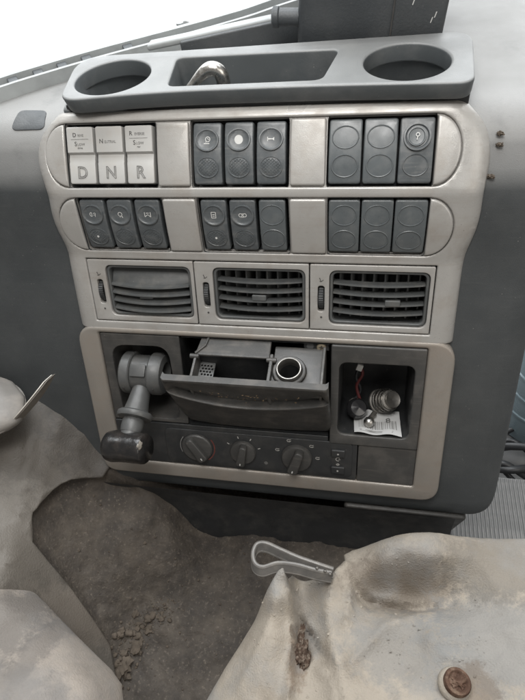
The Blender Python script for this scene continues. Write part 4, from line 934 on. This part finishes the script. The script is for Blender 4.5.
def seg_d(L, x, y):
    """distance to a polyline, signed: + on its left"""
    best = 9.0; sg = 1; nseg = len(L) - 1; fr = 0
    for k_, (a, b) in enumerate(zip(L, L[1:])):
        dx, dy = b[0] - a[0], b[1] - a[1]; t = max(0, min(1, ((x - a[0]) * dx + (y - a[1]) * dy) / (dx * dx + dy * dy)))
        q = math.hypot(x - a[0] - dx * t, y - a[1] - dy * t)
        if q < best: best = q; sg = 1 if dx * (y - a[1]) - dy * (x - a[0]) > 0 else -1; fr = (k_ + t) / nseg
    return best, sg, math.sin(math.pi * min(1, max(0, fr))) ** 0.6 if 0 < fr < 1 else 0.0
def drape(name, outer, ctrl, thick, m, step, amp, label, cat, lowedge=0.0, dist=0.02, ridges=(), steps=()):
    fz0 = ctrl if callable(ctrl) else rbf(ctrl, 0.0003)
    def fz(x, y):
        z = fz0(x, y)
        for L, A, w in ridges:                     # sharp folds
            d, _, _ = seg_d(L, x, y); z += A * math.exp(-d / w)
        for L, A, w, reach in steps:               # overlapping edges: left side of the line lies higher
            d, sg, ta = seg_d(L, x, y); z += ta * A * math.exp(-d / reach) * (1 if sg > 0 else 0) * min(1, d / w)
        return z
    xs = [p[0] for p in outer]; ys = [p[1] for p in outer]
    v, f = panel(outer, -thick, 0, thick * 0.45, cx=list(np.arange(min(xs) + step, max(xs), step)), cy=list(np.arange(min(ys) + step, max(ys), step)), res=1)
    P = np.array(outer); Q = np.roll(P, -1, 0)
    def ed(x, y):
        p = np.array([x, y]); d = Q - P; t = np.clip(((p - P) * d).sum(1) / ((d * d).sum(1) + 1e-12), 0, 1); return float(np.sqrt((((P + d * t[:, None]) - p) ** 2).sum(1)).min())
    out = []
    for x, y, h in v:
        q = Vector((x, y, 0)); z = fz(x, y) + amp * mnoise.fractal(q * 28 + Vector((5, 2, 0)), 1, 2, 3) + amp * 0.35 * mnoise.fractal(q * 110, 1, 2, 4)
        if lowedge:
            k = max(0, 1 - ed(x, y) / dist); z -= lowedge * k * k
        out.append((x, y, z + h))
    o = obj(name, (out, f), m, None, sharp=70); tag(o, label, cat); return o, fz
LEFT_OUT = [(-0.3220, -0.2162, -0.1100), (-0.2186, -0.2013, -0.1300), (-0.1993, -0.2044, -0.1350), (-0.1863, -0.2092, -0.1400), (-0.1513, -0.2279, -0.1400), (-0.1213, -0.2435, -0.1400), (-0.0955, -0.2569, -0.1400), (-0.0846, -0.2652, -0.1400), (-0.0788, -0.2768, -0.1400), (-0.0593, -0.3350, -0.1400), (-0.1932, -0.3866, -0.1000)]
LEFT_C = [(-0.2690, -0.2007, -0.1100), (-0.2086, -0.2081, -0.1180), (-0.1776, -0.2122, -0.1250), (-0.1436, -0.2304, -0.1250), (-0.1146, -0.2454, -0.1250), (-0.0907, -0.2581, -0.1280), (-0.0790, -0.2713, -0.1300), (-0.1846, -0.2406, -0.1050), (-0.1646, -0.2513, -0.1120), (-0.1313, -0.2616, -0.1080), (-0.0946, -0.2755, -0.1150), (-0.1491, -0.2930, -0.0900), (-0.1037, -0.2974, -0.1000), (-0.0619, -0.3130, -0.1250), (-0.1602, -0.3460, -0.0800)]
drape('seat_cover', [tuple(p[:2]) for p in LEFT_OUT], LEFT_C, 0.006, 'coverleft', 0.006, 0.0022, 'pale dusty vinyl seat cover with rounded edge at the lower left', 'seat cover', 0.022, 0.022, ridges=[([p[:2] for p in L], A, w) for L, A, w in [([(-0.1953, -0.2252, -0.1100), (-0.1668, -0.2446, -0.1100), (-0.1364, -0.2663, -0.1050), (-0.1112, -0.2985, -0.1000)], 0.007, 0.004), ([(-0.1743, -0.2551, -0.1000), (-0.1436, -0.2782, -0.1000), (-0.1251, -0.3011, -0.0950)], 0.005, 0.004), ([(-0.1324, -0.2462, -0.1150), (-0.0964, -0.2764, -0.1100), (-0.0856, -0.2938, -0.1100)], 0.004, 0.004), ([(-0.1747, -0.2132, -0.1200), (-0.1739, -0.2303, -0.1100), (-0.1706, -0.2535, -0.1050)], -0.005, 0.002)]])
SHEET_OUT = [(-0.2849, -0.2684, -0.1100), (-0.1124, -0.2840, -0.2620), (-0.1242, -0.2612, -0.2580), (-0.1388, -0.2270, -0.2370), (-0.1559, -0.2090, -0.2120), (-0.1736, -0.1928, -0.1860), (-0.1926, -0.1775, -0.1600), (-0.2053, -0.1666, -0.1400), (-0.2144, -0.1404, -0.1380), (-0.2113, -0.1200, -0.1400), (-0.2053, -0.1026, -0.1450), (-0.1932, -0.0887, -0.1520), (-0.1772, -0.0797, -0.1620), (-0.1692, -0.0638, -0.1630), (-0.1783, -0.0473, -0.1450), (-0.1967, -0.0293, -0.1250), (-0.2167, -0.0160, -0.1080), (-0.2373, -0.0054, -0.0950), (-0.2459, -0.0236, -0.0950), (-0.2571, -0.0644, -0.1000), (-0.4004, -0.0949, -0.1000)]
drape('torn_sheet', [tuple(p[:2]) for p in SHEET_OUT], lambda x, y: ff(x, y) + 0.0075, 0.0025, 'sheet', 0.0045, 0.0022, 'grimy grey vinyl sheet over the hump, crisp edge beside the hollow', 'vinyl sheet', 0.0, 0.006, ridges=[([p[:2] for p in L], A, w) for L, A, w in [([(-0.2391, -0.0736, -0.1100), (-0.2276, -0.1259, -0.1150), (-0.2157, -0.1723, -0.1200), (-0.2053, -0.2141, -0.1250)], 0.006, 0.004), ([(-0.2197, -0.0441, -0.1150), (-0.2219, -0.0812, -0.1250), (-0.2200, -0.1157, -0.1350)], 0.004, 0.004), ([(-0.2175, -0.1983, -0.1250), (-0.2170, -0.1706, -0.1250), (-0.2276, -0.1318, -0.1250)], -0.005, 0.003), ([(-0.1959, -0.0453, -0.1300), (-0.2038, -0.0651, -0.1400), (-0.1948, -0.0828, -0.1500)], 0.003, 0.003), ([(-0.2031, -0.1712, -0.1400), (-0.2108, -0.1552, -0.1380), (-0.2135, -0.1203, -0.1400), (-0.1991, -0.0950, -0.1500)], 0.004, 0.003)]])
RIGHT_OUT = [(-0.0329, -0.3069, -0.1600), (-0.0163, -0.2652, -0.1600), (-0.0055, -0.2407, -0.1600), (0.0060, -0.2183, -0.1580), (0.0169, -0.1960, -0.1520), (0.0278, -0.1791, -0.1420), (0.0347, -0.1677, -0.1350), (0.0390, -0.1647, -0.1320), (0.0430, -0.1695, -0.1340), (0.0454, -0.1639, -0.1400), (0.0566, -0.1635, -0.1450), (0.0697, -0.1619, -0.1450), (0.0808, -0.1586, -0.1400), (0.0839, -0.1522, -0.1400), (0.0904, -0.1445, -0.1450), (0.0890, -0.1365, -0.1480), (0.0959, -0.1311, -0.1480), (0.1135, -0.1251, -0.1460), (0.1382, -0.1207, -0.1450), (0.1899, -0.1147, -0.1420), (0.2444, -0.1072, -0.1400), (0.2808, -0.1027, -0.1380), (0.3362, -0.0996, -0.1380), (0.2651, -0.3086, -0.0900), (-0.0404, -0.3652, -0.1650)]
RIGHT_C = [(-0.0349, -0.3069, -0.1680), (-0.0181, -0.2645, -0.1680), (0.0049, -0.2173, -0.1640), (0.0160, -0.1946, -0.1580), (0.0397, -0.1665, -0.1260), (0.0403, -0.1899, -0.1260), (0.0392, -0.2194, -0.1300), (0.0350, -0.2538, -0.1360), (0.0488, -0.1693, -0.1520), (0.0548, -0.1924, -0.1560), (0.0605, -0.2191, -0.1540), (0.0643, -0.2484, -0.1440), (0.0663, -0.1730, -0.1460), (0.0809, -0.1592, -0.1380), (0.0805, -0.1865, -0.1340), (0.0826, -0.2126, -0.1340), (0.0901, -0.1384, -0.1500), (0.1041, -0.1567, -0.1420), (0.1136, -0.1279, -0.1460), (0.1242, -0.1483, -0.1260), (0.1179, -0.1646, -0.1580), (0.1479, -0.1651, -0.1600), (0.1798, -0.1687, -0.1520), (0.1293, -0.1869, -0.1340), (0.1567, -0.1845, -0.1320), (0.1833, -0.1836, -0.1300), (0.1609, -0.1444, -0.1240), (0.2051, -0.1204, -0.1360), (0.2438, -0.1080, -0.1380), (0.2328, -0.1649, -0.1250), (0.2079, -0.1663, -0.1320), (0.1517, -0.2112, -0.1280), (0.1217, -0.2150, -0.1300), (0.1002, -0.2456, -0.1250), (0.1761, -0.2304, -0.1180), (0.2011, -0.2061, -0.1180), (0.2197, -0.2247, -0.1050), (0.2369, -0.2776, -0.0800), (0.1353, -0.2602, -0.1120), (0.2808, -0.1027, -0.1380)]
rs, rz = drape('torn_cover', [tuple(p[:2]) for p in RIGHT_OUT], RIGHT_C, 0.003, 'cover', 0.0028, 0.0020, 'torn sheet of dusty beige vinyl with folds at the lower right', 'vinyl cover', 0.004, 0.006, ridges=[([p[:2] for p in L], A, w) for L, A, w in [([(0.0397, -0.1665, -0.1260), (0.0461, -0.1892, -0.1260), (0.0520, -0.2176, -0.1300), (0.0543, -0.2575, -0.1360)], 0.012, 0.0035), ([(0.1840, -0.1722, -0.1300), (0.1526, -0.1832, -0.1300), (0.1252, -0.1966, -0.1300), (0.0993, -0.2285, -0.1300)], 0.007, 0.006), ([(0.0905, -0.1462, -0.1400), (0.0979, -0.1706, -0.1400), (0.0937, -0.1998, -0.1350)], 0.007, 0.004), ([(0.2289, -0.1847, -0.1200), (0.1877, -0.2008, -0.1200), (0.1590, -0.2038, -0.1250)], 0.004, 0.006), ([(0.1352, -0.2486, -0.1100), (0.1653, -0.2141, -0.1200), (0.2068, -0.2124, -0.1150)], 0.003, 0.005), ([(0.0141, -0.2550, -0.1500), (0.0274, -0.2190, -0.1400), (0.0374, -0.1893, -0.1300)], 0.003, 0.003), ([(0.0835, -0.1589, -0.1380), (0.0775, -0.1905, -0.1350), (0.0855, -0.2193, -0.1340), (0.0969, -0.2525, -0.1250)], 0.005, 0.003), ([(0.1202, -0.1310, -0.1350), (0.1533, -0.1424, -0.1280), (0.1948, -0.1332, -0.1300)], 0.004, 0.005), ([(0.0679, -0.2278, -0.1400), (0.0848, -0.2400, -0.1350), (0.0927, -0.2654, -0.1250)], 0.004, 0.003), ([(0.2030, -0.1349, -0.1320), (0.2155, -0.1587, -0.1280), (0.2330, -0.1633, -0.1250)], 0.003, 0.004)]], steps=[([p[:2] for p in L], A, w, r) for L, A, w, r in [([(0.0853, -0.2264, -0.1340), (0.0728, -0.2127, -0.1400), (0.0598, -0.1955, -0.1500), (0.0513, -0.1821, -0.1500)], -0.012, 0.0012, 0.014), ([(0.1860, -0.1670, -0.1400), (0.1592, -0.1695, -0.1500), (0.1303, -0.1701, -0.1500), (0.1063, -0.1664, -0.1450), (0.0933, -0.1485, -0.1450)], -0.017, 0.005, 0.018)]])

# folded grey strap loop lying on the torn cover
st = empty('strap_loop', (0.045, -0.158, -0.150), (0, 0, 0), 'folded grey strap loop on the torn edge of the beige cover', 'strap')
UPS = Vector((0, 0.62, 0.78))
def ribbon(path, w, th):
    P = [Vector(p) for p in path]; V = []; F = []; m = len(P)
    for i, p in enumerate(P):
        t = (P[min(i + 1, m - 1)] - P[max(i - 1, 0)]).normalized(); nn = t.cross(UPS).normalized()
        for a, b in ((-1, -1), (1, -1), (1, 1), (-1, 1)): V.append(tuple(p + nn * th / 2 * a + UPS * w / 2 * b))
    for i in range(m - 1):
        for k in range(4): F.append((i * 4 + k, i * 4 + (k + 1) % 4, i * 4 + 4 + (k + 1) % 4, i * 4 + 4 + k))
    F += [(0, 1, 2, 3), tuple((m - 1) * 4 + k for k in (3, 2, 1, 0))]
    return V, F
STRAP = [(0.0813, -0.1629, -0.1260), (0.0685, -0.1610, -0.1240), (0.0510, -0.1579, -0.1220), (0.0347, -0.1531, -0.1220), (0.0217, -0.1494, -0.1220), (0.0139, -0.1512, -0.1220), (0.0117, -0.1593, -0.1220), (0.0149, -0.1675, -0.1220), (0.0223, -0.1699, -0.1220), (0.0348, -0.1653, -0.1210), (0.0512, -0.1652, -0.1200), (0.0666, -0.1671, -0.1210), (0.0800, -0.1669, -0.1240)]
sp3 = catmull([(x - 0.045, y + 0.158, z + 0.150) for x, y, z in STRAP], 7)
obj('band', ribbon(sp3, 0.0080, 0.0034), 'strap', st, sharp=50)
for dz in (0.0038, -0.0038): obj('edge_bead', tube([p + UPS * dz for p in sp3], 0.0019, 8), 'strapedge', st)
for (x, y, z) in [(0.0681, -0.1636, -0.1160), (0.0792, -0.1664, -0.1180), (0.0749, -0.1649, -0.1170)]:
    obj('stud', blob((x - 0.045, y + 0.158, z + 0.150), 0.0014, 0.0014, 0.0012, 0.15, 60, 1, 2), 'steel', st)

# rusty lump and bolt on the torn cover
BX, BY = 0.1740, -0.2331
bz = rz(BX, BY)
bo = empty('rusty_bolt', (BX, BY, bz), (R(-8), R(6), 0), 'rusty round bolt head with pale washer on the beige cover', 'bolt')
obj('washer', ringlathe([(0.006, 0.000), (0.0118, 0.000), (0.0122, 0.0015), (0.0112, 0.0045), (0.0090, 0.0062), (0.006, 0.0062)], 36), 'cover', bo)
obj('bolt_head', lathe([(0.0092, 0.004), (0.0096, 0.0092), (0.0088, 0.0108), (0.0070, 0.0112), (0.0055, 0.0096), (0.0001, 0.0092)], 32), 'rust', bo)
obj('bolt_core', blob((0, 0, 0.0092), 0.0060, 0.0050, 0.0022, 0.8, 90, 5, 4), 'rust', bo)
LX, LY = 0.0601, -0.2252
lm = empty('rusty_clod', (LX, LY, rz(LX, LY)), (0, 0, 0), 'brown rusty crumbling clod stuck in the fold of the beige cover', 'clod')
obj('clod_body', blob((0, 0, 0.002), 0.0062, 0.0125, 0.0065, 0.6, 75, 8, 4), 'rustclod', lm)
obj('clod_tail', blob((-0.002, 0.017, 0.001), 0.0028, 0.0085, 0.003, 0.6, 75, 9, 3), 'rustclod', lm)
def inside_poly(x, y):
    c = False; P = RIGHT_OUT
    for a, b in zip(P, P[1:] + P[:1]):
        if (a[1] > y) != (b[1] > y) and x < (b[0] - a[0]) * (y - a[1]) / (b[1] - a[1]) + a[0]: c = not c
    return c
gr = []; random.seed(21)
for i in range(420):
    x = random.uniform(0.02, 0.20); y = random.uniform(-0.26, -0.14); r_ = min(0.0011, 0.00025 * (1 / max(0.02, random.random())) ** 0.5)
    if inside_poly(x, y): gr.append(blob((x, y, rz(x, y) + r_ * 0.2), r_ * 1.2, r_, r_ * 0.6, 0.9, 80, i, 1))
tag(obj('dust_grains', join(*gr), 'cover', None), 'tiny beige dust grains on the torn cover', 'grains', kind='stuff')

# armrest end and torn flap at the left
arm = empty('armrest', (-0.281, -0.068, -0.075), (0, 0, 0), 'rounded worn grey armrest end at the left edge', 'armrest')
obj('pad', blob((0, 0, 0.012), 0.052, 0.036, 0.022, 0.10, 30, 2, 4), 'lobe', arm)
obj('seam', tube([(0.053 * math.cos(a) , 0.037 * math.sin(a), 0.010) for a in np.linspace(0, 2 * math.pi, 48)][:-1], 0.0012, 8, closed=True), 'lobe', arm)
fp = empty('torn_flap', (-0.235, -0.062, -0.090), (0, 0, 0), 'torn mat flap with pale lining curling up beside the armrest', 'flap')
FLP = [[(-0.2337, -0.0823, -0.0620), (-0.2235, -0.0752, -0.0540), (-0.2134, -0.0660, -0.0460), (-0.2058, -0.0580, -0.0400), (-0.2003, -0.0499, -0.0360)], [(-0.2350, -0.0773, -0.0720), (-0.2242, -0.0688, -0.0640), (-0.2127, -0.0586, -0.0550), (-0.2041, -0.0481, -0.0470), (-0.1988, -0.0384, -0.0400)]]
def flap(off):
    A = catmull(FLP[0], 8); B = catmull(FLP[1], 8); n_ = len(A)
    def fn(u, v_):
        i = min(n_ - 1, int(round(u * (n_ - 1)))); p = A[i].lerp(B[i], v_); q = p - Vector((-0.235, -0.062, -0.090)); return (q.x + off[0], q.y + off[1], q.z + off[2])
    return fn
obj('lining', slab(n_f := 25, 6, flap((0, 0, 0)), (0.0012, 0.0006, 0)), 'lining', fp)
obj('outer_skin', slab(n_f, 6, flap((0.0026, 0.0012, 0.0)), (0.0012, 0.0006, 0)), 'hump', fp)

# passenger side beyond the console: lower floor, ribbed mat, jug, cables
o = obj('passenger_floor', xf(rbox(0.225, 1.0, -0.35, 1.1, -0.47, -0.455, 0.01, 0.004), lambda p: p), 'farfloor', None); tag(o, 'pale grey cab floor on the passenger side', None, kind='structure')
rm = empty('ribbed_mat', (0.30, 0.0, -0.38), (0, 0, 0), 'light grey ribbed mat at the right edge beside the console base', 'mat')
obj('backing', xf(rbox(-0.075, 0.14, -0.10, 0.075, -0.006, 0.0, 0.004, 0.002), lambda p: p), 'ribs', rm)
rib0 = None
for i in range(40):
    vf = tube([(0, -0.098, 0), (0, 0.073, 0)], 0.0016, 6) if rib0 is None else None
    if rib0 is None: rib0 = rb_ = obj('rib', vf, 'ribs', rm)
    else: rb_ = rib0.copy(); COL.objects.link(rb_)
    rb_.location = (-0.072 + i * 0.0053, 0, 0.0005)
jug = empty('water_jug', (0.385, 0.235, -0.455), (0, 0, 0), 'blue translucent plastic jug standing at the far right edge', 'jug')
obj('jug_body', lathe([(0.060, 0.0), (0.066, 0.006), (0.068, 0.03), (0.068, 0.20), (0.060, 0.235), (0.030, 0.262), (0.022, 0.268), (0.022, 0.29)], 40), 'bottle', jug)
obj('jug_cap', lathe([(0.025, 0.285), (0.025, 0.305), (0.023, 0.308), (0.0001, 0.308)], 32), 'white', jug)
for z_ in (0.06, 0.10, 0.14): obj('moulded_ring', ringlathe([(0.067, z_), (0.0700, z_ + 0.002), (0.0700, z_ + 0.006), (0.067, z_ + 0.008)], 40), 'bottle', jug)
random.seed(5)
for i in range(7):
    a = Vector((0.245 + 0.01 * i, 0.10 + 0.012 * i, -0.452 + 0.006 * (i % 3)))
    pts = [a, a + Vector((0.05, 0.02 - 0.02 * (i % 3), 0.03 + 0.01 * (i % 2))), a + Vector((0.10, -0.01, 0.012 + 0.004 * i)), a + Vector((0.17, -0.03 + 0.02 * (i % 2), 0.0))]
    o = obj('black_cable', tube(catmull(pts, 8), 0.004 + 0.001 * (i % 3), 10), 'cable', None)
    tag(o, ('black cable lying nearest the console side in the floor tangle', 'second black cable from the console side in the tangle', 'third black cable from the console side in the tangle', 'middle black cable of the tangle', 'third black cable from the jug in the tangle', 'second black cable from the jug in the tangle', 'black cable lying nearest the blue jug in the tangle')[i], 'cable', 'cables tangled on the passenger floor')
